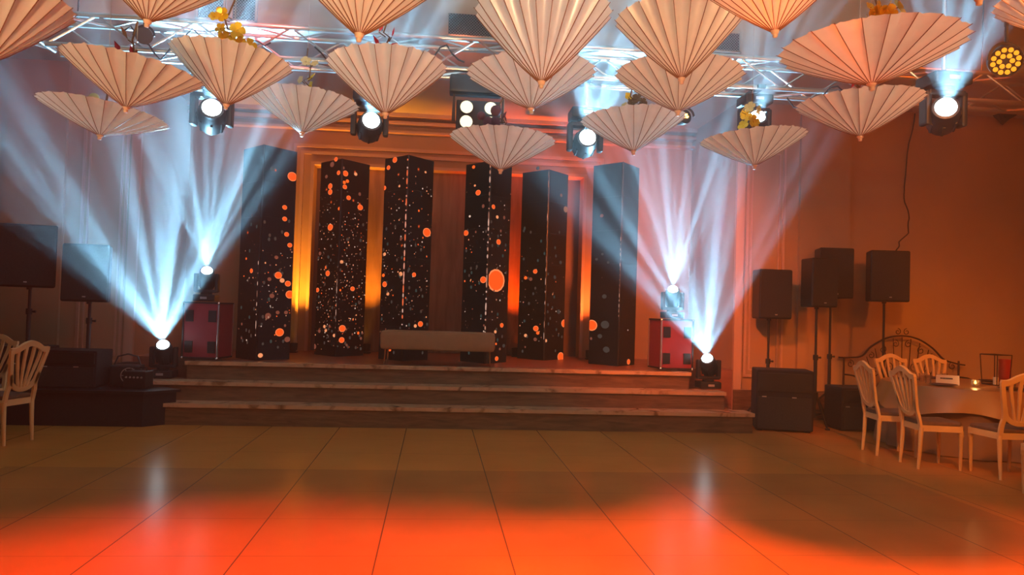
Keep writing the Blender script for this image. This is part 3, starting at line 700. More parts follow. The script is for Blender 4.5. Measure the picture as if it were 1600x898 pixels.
speaker(-4.09, 9.58, 1.40, 0.52, 0.70, 0.38, R(6), 'smaller black loudspeaker on a pole left of the stage, lit blue by a beam', 'loudspeakers on poles at the left')
def subwoofer(x, y, z, w_, d, h, rz, label, marks=True):
    t = thing('subwoofer', label, 'subwoofer', (x, y, z), rz)
    o = MB().box((0, 0, h/2+0.01), (w_, d, h-0.02), bev=0.02).build('cabinet', M['blackcloth'], t)
    g = MB().box((0, -d/2-0.004, h*0.30), (w_-0.05, 0.014, h*0.52), bev=0.004).build('grille', M['grille'], t)
    MB().box((0, -d/2-0.002, h*0.80), (w_-0.05, 0.012, h*0.30), bev=0.004).build('upper_panel', M['black'], t)
    if marks:
        for x_ in (-w_*0.36, w_*0.16): MB().box((x_, -d/2-0.012, h*0.565), (0.055, 0.008, 0.012)).build('latch', M['badge'], g)
    for x_ in (-w_/2+0.06, w_/2-0.06): MB().box((x_, 0, 0.008), (0.06, d*0.8, 0.016)).build('foot', M['steel'], t)
    return t
subwoofer(4.64, 9.88, 0, 0.72, 0.52, 0.80, R(-16), 'black cloth-covered subwoofer on the floor at the right end of the steps')
subwoofer(5.72, 10.0, 0, 0.60, 0.46, 0.58, R(0), 'dark subwoofer on the floor partly hidden behind the dining chairs')
rs = MB().prism([(-6.2, 9.30), (-3.33, 9.30), (-3.05, 9.58), (-3.42, 9.90), (-3.42, 10.4), (-6.2, 10.4)], 0, 0.38)
rt_ = thing('low_riser', 'low black riser on the floor left of the stage steps, carrying black equipment', 'riser', (0, 0, 0))
rs.build('body', M['blackcloth'], rt_)
MB().prism([(-6.22, 9.27), (-3.31, 9.27), (-3.00, 9.585), (-3.40, 9.92), (-3.40, 10.42), (-6.22, 10.42)], 0.38, 0.41).build('top_board', M['black'], rt_)
subwoofer(-4.28, 9.74, 0.41, 0.66, 0.50, 0.44, R(2), 'black subwoofer on the low riser under the smaller left loudspeaker')
subwoofer(-5.04, 9.92, 0.41, 0.74, 0.52, 0.46, R(0), 'black subwoofer on the low riser behind the white chairs at the left')
speaker_stand(-4.80, 9.66, 0.87, 1.57, 'black pole under the large loudspeaker at the far left', tripod=False)
speaker_stand(-4.09, 9.60, 0.87, 1.42, 'black pole under the smaller loudspeaker left of the stage', tripod=False)
# haze machine on the riser
hm_ = thing('haze_machine', 'black haze machine with an arched handle on the riser beside the left moving light', 'haze machine', (-3.72, 9.84, 0.41), R(8))
MB().box((0, 0, 0.14), (0.34, 0.26, 0.24), bev=0.02).build('body', M['black'], hm_)
MB().tube([(-0.17, 0, 0.2), (-0.11, 0, 0.36), (0.0, 0, 0.39), (0.11, 0, 0.36), (0.17, 0, 0.2)], 0.010, 8).build('handle', M['steel'], hm_, True)
for x_ in (-0.14, 0.14): MB().box((x_, 0, 0.01), (0.04, 0.22, 0.02)).build('foot', M['steel'], hm_)
fan = MB(); Tm = Matrix.Translation((0.05, -0.135, 0.14)) @ Matrix.Rotation(PI/2, 4, 'X')
fan.lathe([(0.085, 0), (0.095, 0), (0.095, 0.012), (0.085, 0.012)], 20, Tm, cap=False)
for k in range(6): fan.tube([Tm @ Vector((0, 0, 0.008)), Tm @ Vector((0.088*math.cos(k*PI/3), 0.088*math.sin(k*PI/3), 0.008))], 0.004, 4)
fan.build('fan_guard', M['badge'], hm_)
pt = thing('floor_par_light', 'rounded dark floor light lying behind the haze machine on the riser', 'stage light', (-3.86, 10.20, 0.41))
MB().lathe([(0.05, -0.15), (0.11, -0.12), (0.13, 0.0), (0.13, 0.14), (0.11, 0.15)], 20, Matrix.Translation((0, 0, 0.14)) @ Matrix.Rotation(PI/2, 4, 'Y')).build('can', M['black'], pt, True)
MB().strip([(-0.17, 0, 0.012), (-0.17, 0, 0.15), (-0.13, 0, 0.2)], 0.03, 0.01, (0, 1, 0)).build('bracket', M['steel'], pt)
s2 = thing('small_amplifier', 'small black amplifier box on the right corner of the riser', 'amplifier', (-3.50, 9.60, 0.41), R(-6))
MB().box((0, 0, 0.11), (0.26, 0.22, 0.20), bev=0.012).build('case', M['black'], s2)
MB().tube([(-0.10, 0, 0.20), (-0.09, 0, 0.25), (0.09, 0, 0.25), (0.10, 0, 0.20)], 0.007, 8).build('handle', M['steel'], s2, True)
for k in range(5): MB().lathe([(0.012, 0), (0.010, 0.014)], 10, Matrix.Translation((-0.09+0.045*k, -0.11, 0.14)) @ Matrix.Rotation(PI/2, 4, 'X')).build('knob', M['badge'], s2, True)

# cable on the wall down to the right loudspeaker
pts = [(7.05, 10.78, 4.60), (6.97, 10.78, 4.14), (6.89, 10.78, 3.5), (6.92, 10.78, 3.25), (6.99, 10.78, 3.02), (6.95, 10.75, 2.8), (6.6, 10.4, 2.62), (6.36, 10.06, 2.5), (6.3, 10.0, 2.43)]
sm = []
for i in range(len(pts)-1):
    a, c = Vector(pts[i]), Vector(pts[i+1])
    for k in range(4): sm.append(a.lerp(c, k/4)+Vector((0.012*math.sin(i*4+k), 0, 0)))
sm.append(Vector(pts[-1]))
tag(MB().tube(sm, 0.009, 6).build('hanging_cable', M['cable'], None, True), 'wavy black cable hanging down the right wall to the rightmost loudspeaker', 'cable')

# ------------------------------------------------------------------ uplights behind the pillars
UP = [(-2.22, 12.45, (1.0, 0.34, 0.02), 26, 'small black uplight on the stage behind the farthest left pillar', (0, 0.22, 1)),
      (-1.10, 12.72, (1.0, 0.30, 0.015), 30, 'small black uplight behind the gap left of the centre pillar', (0, 0.12, 1)),
      (1.36, 12.74, (1.0, 0.085, 0.0), 34, 'small black uplight behind the gap right of the large-disc pillar', (0, 0.12, 1)),
      (2.56, 12.48, (1.0, 0.16, 0.03), 24, 'small black uplight on the stage beside the farthest right pillar', (0, 0.2, 1))]
for x, y, c, wt_, lb, d in UP:
    t = thing('uplight', lb, 'uplight', (x, y, stage_z), 0, 'uplights behind the pillars')
    MB().lathe([(0.05, 0.02), (0.07, 0.04), (0.075, 0.15), (0.068, 0.15), (0.06, 0.14)], 18).build('can', M['black'], t, True)
    MB().box((0, 0, 0.01), (0.14, 0.14, 0.02)).build('base', M['steel'], t)
    spot('uplight_beam', (x, y, stage_z+0.17), d, c, wt_*22, R(58), 1.0, 0.04)

# ------------------------------------------------------------------ dining chairs
def smooth_path(pts, n=6, closed=False):
    pts = [Vector(p) for p in pts]; N = len(pts); out = []
    rng = N if closed else N-1
    for i in range(rng):
        p0 = pts[(i-1) % N] if (closed or i > 0) else pts[i]; p1 = pts[i]; p2 = pts[(i+1) % N]; p3 = pts[(i+2) % N] if (closed or i+2 < N) else p2
        for k in range(n):
            t = k/n
            out.append(0.5*((2*p1)+(-p0+p2)*t+(2*p0-5*p1+4*p2-p3)*t*t+(-p0+3*p1-3*p2+p3)*t**3))
    if not closed: out.append(pts[-1])
    return out
def make_chair():
    t = thing('dining_chair', '', 'chair')
    # faces +y; seat 0.44 wide
    sp = [(-0.19, -0.20), (0.19, -0.20), (0.235, 0.20), (0.18, 0.235), (-0.18, 0.235), (-0.235, 0.20)]
    MB().prism(sp, 0.385, 0.445).build('seat_frame', M['chairwood'], t)
    s = MB().prism([(x*0.95, y*0.95) for x, y in sp], 0.445, 0.485).build('seat', M['seatcloth'], t)
    bv = s.modifiers.new('bevel', 'BEVEL'); bv.width = 0.014; bv.segments = 3
    for sx_ in (-1, 1):
        MB().tube([(sx_*0.20, 0.20, 0.0), (sx_*0.20, 0.20, 0.02), (sx_*0.205, 0.20, 0.34), (sx_*0.205, 0.20, 0.345), (sx_*0.205, 0.20, 0.40)], [0.012, 0.014, 0.022, 0.026, 0.026], 10).build('leg', M['chairwood'], t, True)
        MB().tube([(sx_*0.18, -0.215, 0.0), (sx_*0.18, -0.20, 0.2), (sx_*0.18, -0.19, 0.42)], [0.014, 0.020, 0.024], 10).build('leg', M['chairwood'], t, True)
    def P(x, z): return Vector((x, -0.195-(z-0.42)*0.20, z))
    bk = MB(); nrm = (0, 1, 0.2)
    for sx_ in (-1, 1):
        pts = smooth_path([P(sx_*0.18, 0.40), P(sx_*0.178, 0.52), P(sx_*0.165, 0.60), P(sx_*0.185, 0.72), P(sx_*0.215, 0.85), P(sx_*0.235, 0.945)], 5)
        bk.strip(pts, 0.042, 0.026, nrm)
    crest = smooth_path([P(-0.25, 0.935), P(-0.17, 0.94), P(-0.08, 0.985), P(0, 1.005), P(0.08, 0.985), P(0.17, 0.94), P(0.25, 0.935)], 5)
    bk.strip(crest, 0.055, 0.028, nrm)
    arc = smooth_path([P(-0.178, 0.70), P(-0.15, 0.61), P(-0.08, 0.555), P(0, 0.54), P(0.08, 0.555), P(0.15, 0.61), P(0.178, 0.70)], 5)
    bk.strip(arc, 0.045, 0.026, nrm)
    back = bk.build('backrest', M['chairwood'], t)
    for xt, xb in ((-0.145, -0.055), (-0.05, -0.02), (0.05, 0.02), (0.145, 0.055)):
        zt = 0.985-abs(xt)*0.28
        MB().strip(smooth_path([P(xt, zt), P(xt*0.92+xb*0.08, 0.86), P((xt+xb)/2, 0.72), P(xb, 0.56)], 4), [0.034]*4+[0.030]*4+[0.022]*5, 0.018, nrm).build('slat', M['chairwood'], back)
    return t
chair0 = make_chair(); used = [False]
def place_chair(x, y, facing, label, group):
    # facing: direction the sitter looks; (x, y) is the middle of the seat
    a = math.atan2(facing[1], facing[0]) - PI/2
    c = chair0 if not used[0] else copy_tree(chair0)
    used[0] = True; c.location = (x, y, 0); c.rotation_euler = (0, 0, a); c['label'] = label; c['group'] = group
GR = 'white dining chairs round the right table'; GL = 'white dining chairs at the left edge'
place_chair(5.13, 8.22, (1, -0.12), 'white dining chair leftmost at the right table, nearest the loudspeaker stands', GR)
place_chair(5.15, 7.53, (1, -0.10), 'white dining chair at the right table seen from behind, second from the left in front', GR)
place_chair(5.63, 7.10, (0.05, 1), 'white dining chair in front of the satin tablecloth at the right, facing the table', GR)
place_chair(5.44, 6.16, (0.0, 1), 'brightest white dining chair, cut off by the right edge of the frame', GR)
place_chair(6.36, 9.84, (0.1, -1), 'white dining chair behind the right table, left one of the two facing the viewer', GR)
place_chair(6.96, 9.92, (0.0, -1), 'white dining chair behind the right table, just left of the wire lantern', GR)
place_chair(-4.32, 8.24, (-1, 0.25), 'white dining chair at the left edge showing its whole slatted back', GL)
place_chair(-4.66, 7.74, (-1, -0.1), 'white dining chair cut off by the left edge, in front of the others', GL)
place_chair(-4.98, 8.95, (-0.3, -1), 'white dining chair at the left edge farthest back, only its crest showing', GL)

# ------------------------------------------------------------------ round table on the right
TX, TYY, TR = 6.45, 8.72, 0.93
tb = thing('round_table', 'round banquet table at the right edge under the draped satin cloth', 'table', (TX, TYY, 0))
MB().lathe([(TR, 0.72), (TR, 0.75)], 48).build('tabletop', M['riser'], tb)
for k in range(4):
    a_ = PI/4+k*PI/2; MB().tube([(0.55*math.cos(a_), 0.55*math.sin(a_), 0.0), (0.5*math.cos(a_), 0.5*math.sin(a_), 0.72)], 0.018, 8).build('leg', M['steel'], tb, True)
def skirt(name, r, z_top, zfun, amp, nf, mat, seed, rfun=None):
    rnd = random.Random(seed); n = 180; rows = 10; vs = []; fs = []
    ph = [rnd.uniform(0, 6.28) for _ in range(4)]
    vs.append((0, 0, z_top))
    for k in range(n): a_ = 2*PI*k/n; vs.append((r*0.97*math.cos(a_), r*0.97*math.sin(a_), z_top))
    for i in range(rows+1):
        t = i/rows
        for k in range(n):
            a_ = 2*PI*k/n; zb = zfun(a_)
            fold = math.sin(a_*nf+ph[0]+0.8*math.sin(a_*3+ph[1]))*0.6+math.sin(a_*nf*0.5+ph[2])*0.4
            rr = r + 0.006 + t*(0.03+amp*(0.5+0.5*fold)); z = z_top-0.004 + (zb-z_top)*t
            vs.append((rr*math.cos(a_), rr*math.sin(a_), z))
    for k in range(n):
        fs.append((0, 1+k, 1+(k+1) % n))
    for i in range(rows+1):
        for k in range(n): fs.append((1+i*n+k, 1+i*n+(k+1) % n, 1+(i+1)*n+(k+1) % n, 1+(i+1)*n+k))
    mb = MB().add(vs, fs); o = mb.build(name, mat, None, True); o.location = (TX, TYY, 0); return o
tag(skirt('underskirt', TR, 0.753, lambda a: 0.015, 0.10, 18, M['undercloth'], 3), 'dark floor-length cloth hanging under the satin overlay at the right table', 'tablecloth')
tag(skirt('satin_overlay', TR+0.012, 0.760, lambda a: 0.38+0.13*abs(math.sin(a*2.5+0.9)), 0.13, 11, M['cloth'], 5), 'champagne satin overlay draped over the right table in swags', 'tablecloth')
TOPZ = 0.7625
def on_table(px_, py_):
    P = plane_at(px_, py_, (0, 0, TOPZ), Vector((0, 0, 1))); v = Vector((P.x-TX, P.y-TYY, 0))
    if v.length > TR-0.10: v = v.normalized()*(TR-0.10)
    return (TX+v.x, TYY+v.y, TOPZ)
pl = [(1450, 600), (1488, 605), (1540, 608), (1580, 610), (1470, 597), (1530, 600)]
PLL = ['dark charger plate nearest the left rim of the right table', 'dark charger plate in front of the white card', 'dark charger plate in front of the red vase', 'dark charger plate nearest the right edge of the photo', 'dark charger plate behind the white card', 'dark charger plate behind the candle']
for k in range(6):
    a_ = PI+0.55+k*PI/3; px_ = TX+0.68*math.cos(a_); py_ = TYY+0.68*math.sin(a_)
    t = tag(MB().lathe([(0.03, 0), (0.10, 0.003), (0.15, 0.012), (0.148, 0.016), (0.09, 0.007), (0.001, 0.007)], 28).build('charger_plate', M['tabletop_cloth'], None, True), ['dark charger plate on the right table, nearest the camera', 'dark charger plate at the near right of the table', 'dark charger plate at the far right rim of the table', 'dark charger plate at the far side before the chairs', 'dark charger plate at the far left before the slatted chair', 'dark charger plate at the near left rim of the table'][k], 'plate', 'charger plates on the right table'); t.location = (px_, py_, TOPZ+0.002)
cd_ = thing('table_card', 'white folded card with a dark line of lettering on the right table', 'card', (6.02, 8.50, TOPZ), R(-30))
MB().add([(-0.12, -0.03, 0), (0.12, -0.03, 0), (0.12, 0, 0.11), (-0.12, 0, 0.11), (-0.12, 0.035, 0), (0.12, 0.035, 0)], [(0, 1, 2, 3), (3, 2, 5, 4), (0, 3, 4), (1, 5, 2), (0, 4, 5, 1)]).build('folded_paper', M['white'], cd_)
tx = MB(); xx = -0.075
for wdt in (0.012, 0.010, 0.013, 0.009, 0.012, 0.012, 0.010, 0.012): tx.box((xx+wdt/2, -0.0145, 0.072), (wdt, 0.002, 0.016), rot=Matrix.Rotation(-0.27, 3, 'X')); xx += wdt+0.005
tx.build('lettering', M['ink'], cd_)
cn = thing('candle_holder', 'lit tealight in a small glass beside the white card', 'candle', (6.22, 8.30, TOPZ))
MB().lathe([(0.030, 0.0), (0.042, 0.02), (0.045, 0.075), (0.041, 0.075), (0.038, 0.02), (0.001, 0.01)], 20, cap=False).build('glass', M['glass'], cn, True)
cw = MB().lathe([(0.024, 0.012), (0.024, 0.032), (0.001, 0.032)], 16).build('wax', M['white'], cn, True)
MB().lathe([(0.003, 0.033), (0.011, 0.045), (0.008, 0.058), (0.001, 0.074)], 10).build('flame', M['flame'], cw, True)
pl_ = bpy.data.lights.new('candle_light', 'POINT'); pl_.color = (1, 0.5, 0.15); pl_.energy = 1.2; pl_.shadow_soft_size = 0.02
po = bpy.data.objects.new('candle_light', pl_); col.objects.link(po); po.location = (6.22, 8.30, TOPZ+0.10)
glasses = [(5.86, 8.62), (5.94, 8.86), (6.08, 8.74), (6.52, 8.10), (6.30, 8.95)]
GLL = ['small glass on the right table, nearest the left chairs', 'small glass on the right table behind the first one', 'small glass just behind the white card', 'small glass at the near right beside the lantern', 'small glass at the far side of the right table']
for (x, y), lb in zip(glasses, GLL):
    g = MB().lathe([(0.028, 0), (0.032, 0.004), (0.036, 0.10), (0.033, 0.10), (0.028, 0.01), (0.001, 0.008)], 18, cap=False).build('drinking_glass', M['glass'], None, True)
    g.location = (x, y, TOPZ); tag(g, lb, 'glass', 'glasses on the right table')
ln = thing('wire_lantern', 'open wire-framed lantern standing on the right table with a candle inside', 'lantern', (6.72, 8.62, TOPZ), R(12))
fr = MB(); a_, h_ = 0.115, 0.36
for x_ in (-a_, a_):
    for y_ in (-a_, a_): fr.tube([(x_*0.86, y_*0.86, 0), (x_, y_, h_)], 0.006, 6)
for s_, z_ in ((0.86, 0.004), (1.0, h_)): fr.tube([(-a_*s_, -a_*s_, z_), (a_*s_, -a_*s_, z_), (a_*s_, a_*s_, z_), (-a_*s_, a_*s_, z_)], 0.006, 6, closed=True)
fr.build('frame', M['iron'], ln)
MB().lathe([(0.03, 0.003), (0.03, 0.09), (0.001, 0.09)], 14).build('candle', M['white'], ln, True)
vs2 = thing('red_vase', 'tall red glass vase right behind the wire lantern on the table', 'vase', (6.98, 8.80, TOPZ))
MB().lathe([(0.05, 0), (0.06, 0.01), (0.07, 0.12), (0.062, 0.24), (0.075, 0.30), (0.07, 0.30), (0.056, 0.24), (0.001, 0.02)], 20, cap=False).build('vessel', M['redvase'], vs2, True)

# ------------------------------------------------------------------ wrought-iron bench by the wall
ib = thing('iron_bench', 'wrought-iron garden bench with an arched scroll back against the far wall, behind the table', 'bench', (6.90, 10.62, 0))
fr = MB(); arch = smooth_path([(-0.98, 0.15, 0.93), (-0.82, 0.15, 0.93), (-0.62, 0.15, 0.96), (-0.48, 0.15, 1.10), (-0.25, 0.15, 1.23), (0, 0.15, 1.27), (0.25, 0.15, 1.23), (0.48, 0.15, 1.10), (0.66, 0.15, 0.94), (0.86, 0.15, 0.88), (1.0, 0.15, 0.86)], 6)
fr.tube(arch, 0.013, 6)
for x_ in (-0.9, 0.9): fr.tube([(x_, 0.15, 0.0), (x_, 0.15, 0.92)], 0.014, 6)
fr.tube([(-0.9, 0.15, 0.5), (0.9, 0.15, 0.5)], 0.010, 6)
fr.build('back_frame', M['iron'], ib, True)
def scroll(cx, cz, r, a0, turns, sg=1):
    return [(cx+r*(1-k/22*0.75)*math.cos(a0+sg*turns*2*PI*k/22), 0.15, cz+r*(1-k/22*0.75)*math.sin(a0+sg*turns*2*PI*k/22)) for k in range(23)]
sc_ = MB()
for x_ in (-0.55, -0.42, -0.28, -0.14, 0, 0.14, 0.28, 0.42, 0.55):
    zt = 1.25-1.0*x_*x_; sc_.tube([(x_*0.7, 0.15, 0.5), (x_, 0.15, zt)], 0.006, 5)
for sg in (-1, 1):
    for (x_, z_, r_s) in ((0.10, 1.15, 0.055), (0.30, 1.06, 0.06), (0.48, 0.97, 0.05), (0.07, 1.33, 0.05), (0.20, 0.80, 0.07), (0.80, 0.84, 0.06), (0.42, 0.72, 0.07)):
        sc_.tube(scroll(sg*x_, z_, r_s, PI/2, 1.2, sg), 0.006, 5)
sc_.build('scrollwork', M['iron'], ib, True)
st = MB()
for k in range(7): st.strip([(-0.88, -0.22+k*0.058, 0.45), (0.88, -0.22+k*0.058, 0.45)], 0.04, 0.012, (0, 0, 1))
st.build('seat_slats', M['iron'], ib)
for x_ in (-0.88, 0.88):
    MB().tube([(x_, -0.22, 0), (x_, -0.20, 0.45)], 0.014, 6).build('leg', M['iron'], ib, True)
    MB().tube(smooth_path([(x_, -0.22, 0.45), (x_, -0.24, 0.62), (x_, -0.10, 0.68), (x_, 0.15, 0.68)], 5), 0.012, 6).build('armrest', M['iron'], ib, True)

# ------------------------------------------------------------------ parasols
NR = 24
def canopy_mesh():
    mb = MB(); seg = 6; n = NR*seg; rows = 9; vs = []; fs = []
    for i in range(rows+1):
        t = 0.06+0.94*i/rows
        for k in range(n):
            a_ = 2*PI*k/n; u = (k % seg)/seg; fold = math.sin(PI*u)
            rr = t*(1-0.07*fold*t*t); z = (0.82*t+0.18*t*t)+0.075*fold*t+(0.02*math.sin(k*1.7+3*math.sin(k*0.9))*t**6)
            vs.append((rr*math.cos(a_), rr*math.sin(a_), z))
    for i in range(rows):
        for k in range(n): fs.append((i*n+k, i*n+(k+1) % n, (i+1)*n+(k+1) % n, (i+1)*n+k))
    return mb.add(vs, fs)
proto_me = canopy_mesh()
can_obj = proto_me.build('canopy', M['paper'], None, True, fix=False); can_me = can_obj.data; bpy.data.objects.remove(can_obj)
can_me_w = can_me.copy(); can_me_w.materials[0] = M['paper_w']
rb = MB(); rp = [(t, 0, (0.82*t+0.18*t*t)-0.006) for t in (0.06, 0.3, 0.55, 0.8, 1.012)]
rb.strip(rp, [0.012, 0.011, 0.010, 0.010, 0.008], 0.008, (0, 1, 0)); _o = rb.build('rib', M['rib']); rib_me = _o.data; bpy.data.objects.remove(_o)
_o = MB().lathe([(0.010, -0.052), (0.028, -0.046), (0.034, -0.026), (0.030, -0.012), (0.048, 0.0), (0.060, 0.045), (0.05, 0.05)], 14).build('ferrule', M['tip'], None, True); tip_me = _o.data; bpy.data.objects.remove(_o)
_o = MB().tube([(0, 0, 0.0), (0, 0, 1.0)], 0.016, 8).build('shaft', M['rib'], None, True); shaft_me = _o.data; bpy.data.objects.remove(_o)
_o = MB().tube([(0, 0, 0.0), (0, 0, 1.0)], 1.0, 5).build('cord', M['cord'], None, True); cord_me = _o.data; bpy.data.objects.remove(_o)
def link(name, me, parent, loc=(0, 0, 0), rot=(0, 0, 0), sc=(1, 1, 1)):
    o = bpy.data.objects.new(name, me); col.objects.link(o); o.parent = parent; o.location = loc; o.rotation_euler = rot; o.scale = sc; return o
D_PAR = 0.86
PAR = {}
def parasol(key, ax, ay, wpx, ratio, tilt, label, white=False, D=D_PAR):
    D = {13: 0.78, 14: 0.94, 9: 0.80, 10: 0.94, 7: 0.92, 6: 0.82, 15: 0.74, 17: 1.0}.get(key, D)
    d = D*F_PX/wpx; P = depth_at(ax, ay, d); Rr = D/2; H = D*ratio
    t = thing('paper_parasol', label, 'parasol', P, random.uniform(0, 0.26), 'open paper parasols hanging upside down')
    t.rotation_euler = (R(tilt[0]), R(tilt[1]), t.rotation_euler[2])
    link('canopy', can_me_w if white else can_me, t, sc=(Rr, Rr, H))
    for k in range(NR): link('rib', rib_me, t, rot=(0, 0, 2*PI*k/NR), sc=(Rr, Rr, H))
    link('ferrule', tip_me, t, sc=(Rr, Rr, Rr*1.15))
    sh = H+0.10
    link('shaft', shaft_me, t, loc=(0, 0, 0.02), sc=(0.5, 0.5, sh))
    bpy.context.view_layer.update()
    M3 = t.rotation_euler.to_matrix()
    topw = P + M3 @ Vector((0, 0, sh+0.02))
    ln_ = 5.6-topw.z; dl = M3.transposed() @ Vector((0, 0, 1))
    c = link('hanging_cord', cord_me, t, loc=(0, 0, sh+0.02), sc=(0.0022, 0.0022, ln_)); c.rotation_mode = 'QUATERNION'; c.rotation_quaternion = dl.to_track_quat('Z', 'Y')
    PAR[key] = (P, d, Rr, H, M3); return t
# key, apex px, width px, depth/diameter, (tilt about x, tilt about y), label
parasol(1, -28, 104, 250, 0.42, (0, 0), 'large orange-lit parasol cut off by the upper left corner')
parasol(2, 230, 36, 240, 0.40, (0, 7), 'deep orange parasol cut off by the top edge left of the yellow flowers')
parasol(3, 561, 58, 270, 0.44, (0, 3), 'deep orange parasol cut off by the top edge, glowing white along its right rim')
parasol(4, 197, 170, 208, 0.31, (2, 8), 'tilted peach parasol at the left just above a paler flatter one')
parasol(5, 156, 213, 191, 0.20, (0, 7), 'pale flat parasol farthest left and lowest on the left side', True)
parasol(6, 353, 166, 185, 0.41, (2, 5), 'steep tan parasol topped by a yellow flower spray, left of centre')
parasol(7, 472, 209, 168, 0.31, (0, 3), 'whitish parasol left of centre with a few yellow flowers on its rim', True)
parasol(8, 602, 180, 187, 0.42, (0, 0), 'steep parasol with white light blotches hanging between two lit moving lights', True)
parasol(9, 846, 132, 216, 0.53, (-2, 0), 'tallest and steepest parasol, top centre, cut by the top edge', True)
parasol(10, 830, 172, 204, 0.29, (0, -2), 'flat pale parasol directly behind the tallest centre parasol', True)
parasol(11, 782, 267, 167, 0.30, (0, 2), 'whitish parasol hanging lowest at the centre in front of the video pillars', True)
parasol(12, 990, 238, 164, 0.32, (0, -3), 'pale parasol beside the bright moving light right of centre', True)
parasol(13, 1065, 126, 202, 0.49, (0, -3), 'steep plain tan parasol right of centre with yellow petals over its top rim')
parasol(14, 1059, 176, 200, 0.30, (0, 1), 'flat parasol just below and behind the steep tan one right of centre')
parasol(15, 1211, 52, 235, 0.40, (0, -4), 'deep orange parasol cut off by the top edge right of centre')
parasol(16, 1179, 260, 163, 0.27, (0, -5), 'small parasol hanging lowest at the right with an orange-lit left side')
parasol(17, 1362, 134, 278, 0.215, (-1, -1.5), 'widest and flattest parasol at the right, gold flowers above it')
parasol(18, 1344, 215, 189, 0.29, (0, -3), 'orange parasol directly beneath the widest one at the right')
parasol(19, 1530, 0, 300, 0.36, (0, 0), 'parasol at the upper right of which only the tip shows')
parasol(20, 1672, 62, 210, 0.30, (0, 0), 'pale parasol cut off by the right edge of the frame', True)

# ------------------------------------------------------------------ flower sprays above the parasols
def bloom(r, mat, name='bloom'):
    mb = MB(); n = 5
    for k in range(n):
        a_ = 2*PI*k/n; c, s = math.cos(a_), math.sin(a_); vs = [(0, 0, 0)]
        rows = [(0.35, 0.30, 0.10), (0.75, 0.46, 0.22), (1.0, 0.22, 0.20)]
        for t, wd, z in rows:
            for sg in (-1, 1): vs.append(((t*c-sg*wd*s)*r, (t*s+sg*wd*c)*r, z*r))
        mb.add(vs, [(0, 1, 2), (1, 3, 4, 2), (3, 5, 6, 4)])
    mb.lathe([(0.16*r, 0.02*r), (0.14*r, 0.2*r), (0.001, 0.26*r)], 8)
    o = mb.build(name, mat, None, True, fix=False); me = o.data; bpy.data.objects.remove(o); return me
def ball_me(r, mat):
    mb = MB(); prof = [(r*math.sin(PI*k/8)+0.0005, -r*math.cos(PI*k/8)) for k in range(9)]
    mb.lathe(prof, 12); o = mb.build('pompon', mat, None, True); me = o.data; bpy.data.objects.remove(o); return me
def leaf_me(r, mat):
    mb = MB(); mb.add([(0, 0, 0), (-0.22*r, 0, 0.5*r), (0.22*r, 0.03*r, 0.5*r), (0, 0.06*r, 1.1*r), (0, 0.1*r, 0.5*r)], [(0, 1, 4), (0, 4, 2), (1, 3, 4), (4, 3, 2)])
    o = mb.build('leaf', mat, None, True, fix=False); me = o.data; bpy.data.objects.remove(o); return me
def spray(key, label, bl, off=(0, 0, 0)):
    # bl: (px, py, kind, material, r); everything sits near the parasol's own distance
    P, d, Rr, H, M3 = PAR[key]
    base = P + M3 @ Vector((0, 0, H+0.11))
    t = thing('flower_spray', label, 'flowers', base, 0, 'flower sprays over the parasols')
    pts = [(Vector(depth_at(x, y, d)) - base) for x, y, *_ in bl]
    main = sorted(pts, key=lambda q: q.z)
    sm_ = MB(); sm_.tube([Vector((0, 0, -0.08))] + [Vector((q.x*0.5, q.y*0.5, q.z)) for q in main if q.z > 0][:6] + [Vector((0, 0, max([q.z for q in pts]+[0])+0.12))], 0.006, 6)
    for q in pts: sm_.tube([Vector((q.x*0.25, q.y*0.25, q.z-0.03)), q], 0.004, 5)
    sm_.build('stem', M['stem'], t, True)
    rnd = random.Random(key)
    for q, (x, y, kind, mat, r) in zip(pts, bl):
        me = {'b': bloom, 'o': ball_me, 'l': leaf_me}[kind](r, M[mat])
        link({'b': 'bloom', 'o': 'pompon', 'l': 'leaf'}[kind], me, t, loc=q, rot=(R(rnd.uniform(50, 120)), R(rnd.uniform(-40, 40)), R(rnd.uniform(-60, 60))) if kind == 'b' else (0, R(rnd.uniform(-50, 50)), rnd.uniform(0, 3)))
spray(6, 'tall spray of yellow flowers rising from the steep tan parasol left of centre', [(347, 22, 'b', 'gold', 0.05), (334, 26, 'b', 'gold', 0.035), (345, 45, 'b', 'gold', 0.04), (370, 48, 'b', 'yellow', 0.06), (352, 60, 'b', 'gold', 0.05), (376, 65, 'b', 'gold', 0.035), (388, 73, 'b', 'yellow', 0.06), (362, 68, 'b', 'yellow', 0.05), (358, 72, 'b', 'gold', 0.05)])
spray(7, 'dim yellow flower stem above the whitish parasol left of centre', [(478, 96, 'b', 'pale', 0.045), (492, 100, 'b', 'pale', 0.035), (488, 121, 'b', 'yellow', 0.045), (486, 134, 'b', 'yellow', 0.04), (470, 125, 'b', 'pale', 0.035), (425, 141, 'o', 'yellow', 0.02), (432, 141, 'o', 'yellow', 0.02), (439, 142, 'o', 'yellow', 0.02)])
spray(8, 'crimson leaf spray above the parasol with white light blotches', [(592, 50, 'l', 'redleaf', 0.07), (612, 58, 'l', 'redleaf', 0.07), (594, 74, 'l', 'redleaf', 0.09), (608, 76, 'l', 'redleaf', 0.09), (592, 79, 'o', 'redleaf', 0.018), (598, 80, 'o', 'redleaf', 0.016)])
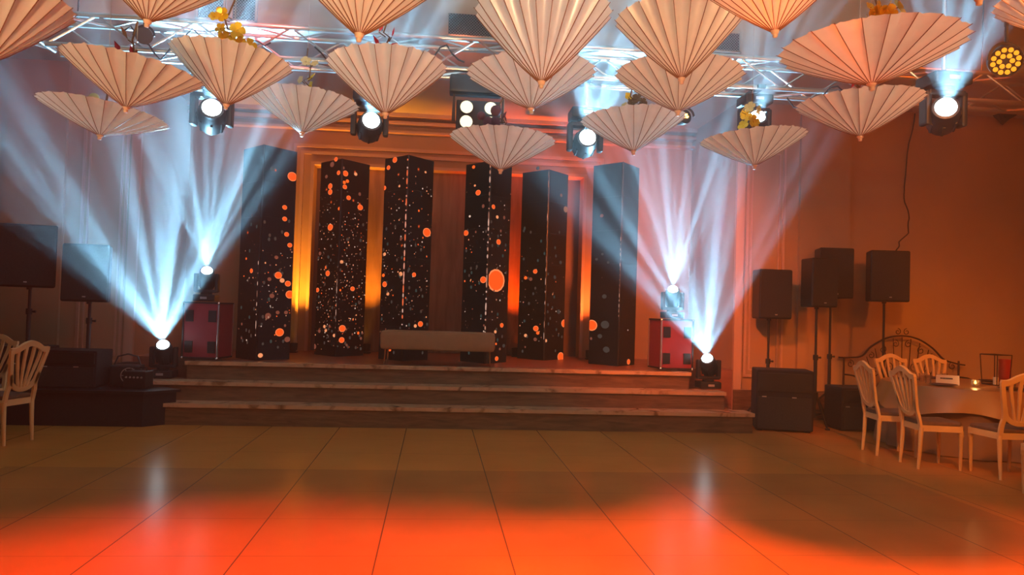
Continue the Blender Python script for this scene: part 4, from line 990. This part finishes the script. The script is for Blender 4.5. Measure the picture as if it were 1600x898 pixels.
spray(4, 'dim crimson leaves on the tilted peach parasol at the left', [(188, 83, 'l', 'redleaf', 0.08), (207, 88, 'l', 'redleaf', 0.07), (200, 62, 'l', 'rib', 0.09)])
spray(5, 'single tan pompon behind the pale flat parasol at the left', [(147, 153, 'o', 'pale', 0.035)])
spray(11, 'plum-coloured pompon cluster in front of the four-lamp blinder', [(763, 191, 'o', 'plum', 0.045), (775, 173, 'o', 'plum', 0.045), (752, 181, 'o', 'plum', 0.035), (773, 191, 'o', 'plum', 0.045), (761, 194, 'o', 'stem', 0.03), (792, 191, 'l', 'plum', 0.07), (784, 186, 'l', 'plum', 0.07)])
spray(12, 'brownish flower stems above the pale parasol right of centre', [(981, 151, 'b', 'yellow', 0.035), (994, 155, 'b', 'stem', 0.05), (986, 163, 'b', 'stem', 0.05), (1004, 160, 'b', 'stem', 0.04), (976, 165, 'b', 'pale', 0.03)])
spray(13, 'yellow petals just showing over the steep tan parasol at the top edge', [(1041, 3, 'b', 'yellow', 0.045), (1066, 0, 'b', 'yellow', 0.04), (1088, 0, 'b', 'gold', 0.045), (1100, 0, 'b', 'gold', 0.035)])
spray(16, 'yellow flowers standing in the small low parasol at the right', [(1165, 181, 'b', 'yellow', 0.05), (1177, 190, 'b', 'gold', 0.06), (1162, 196, 'b', 'yellow', 0.05), (1172, 168, 'b', 'pale', 0.05), (1184, 172, 'b', 'pale', 0.04), (1158, 175, 'b', 'pale', 0.035)])
spray(17, 'dense gold flower cluster above the widest parasol at the right', [(1352, 32, 'b', 'gold', 0.05), (1365, 30, 'b', 'gold', 0.05), (1378, 28, 'b', 'gold', 0.05), (1390, 32, 'b', 'gold', 0.05), (1372, 14, 'b', 'gold', 0.05), (1384, 12, 'b', 'gold', 0.05), (1403, 12, 'b', 'yellow', 0.06), (1360, 12, 'b', 'gold', 0.035), (1366, 22, 'b', 'gold', 0.05), (1388, 20, 'b', 'gold', 0.05)])
spray(18, 'crimson leaves above the orange parasol beneath the widest one', [(1330, 138, 'l', 'redleaf', 0.09), (1345, 138, 'l', 'redleaf', 0.09), (1338, 134, 'l', 'redleaf', 0.08)])
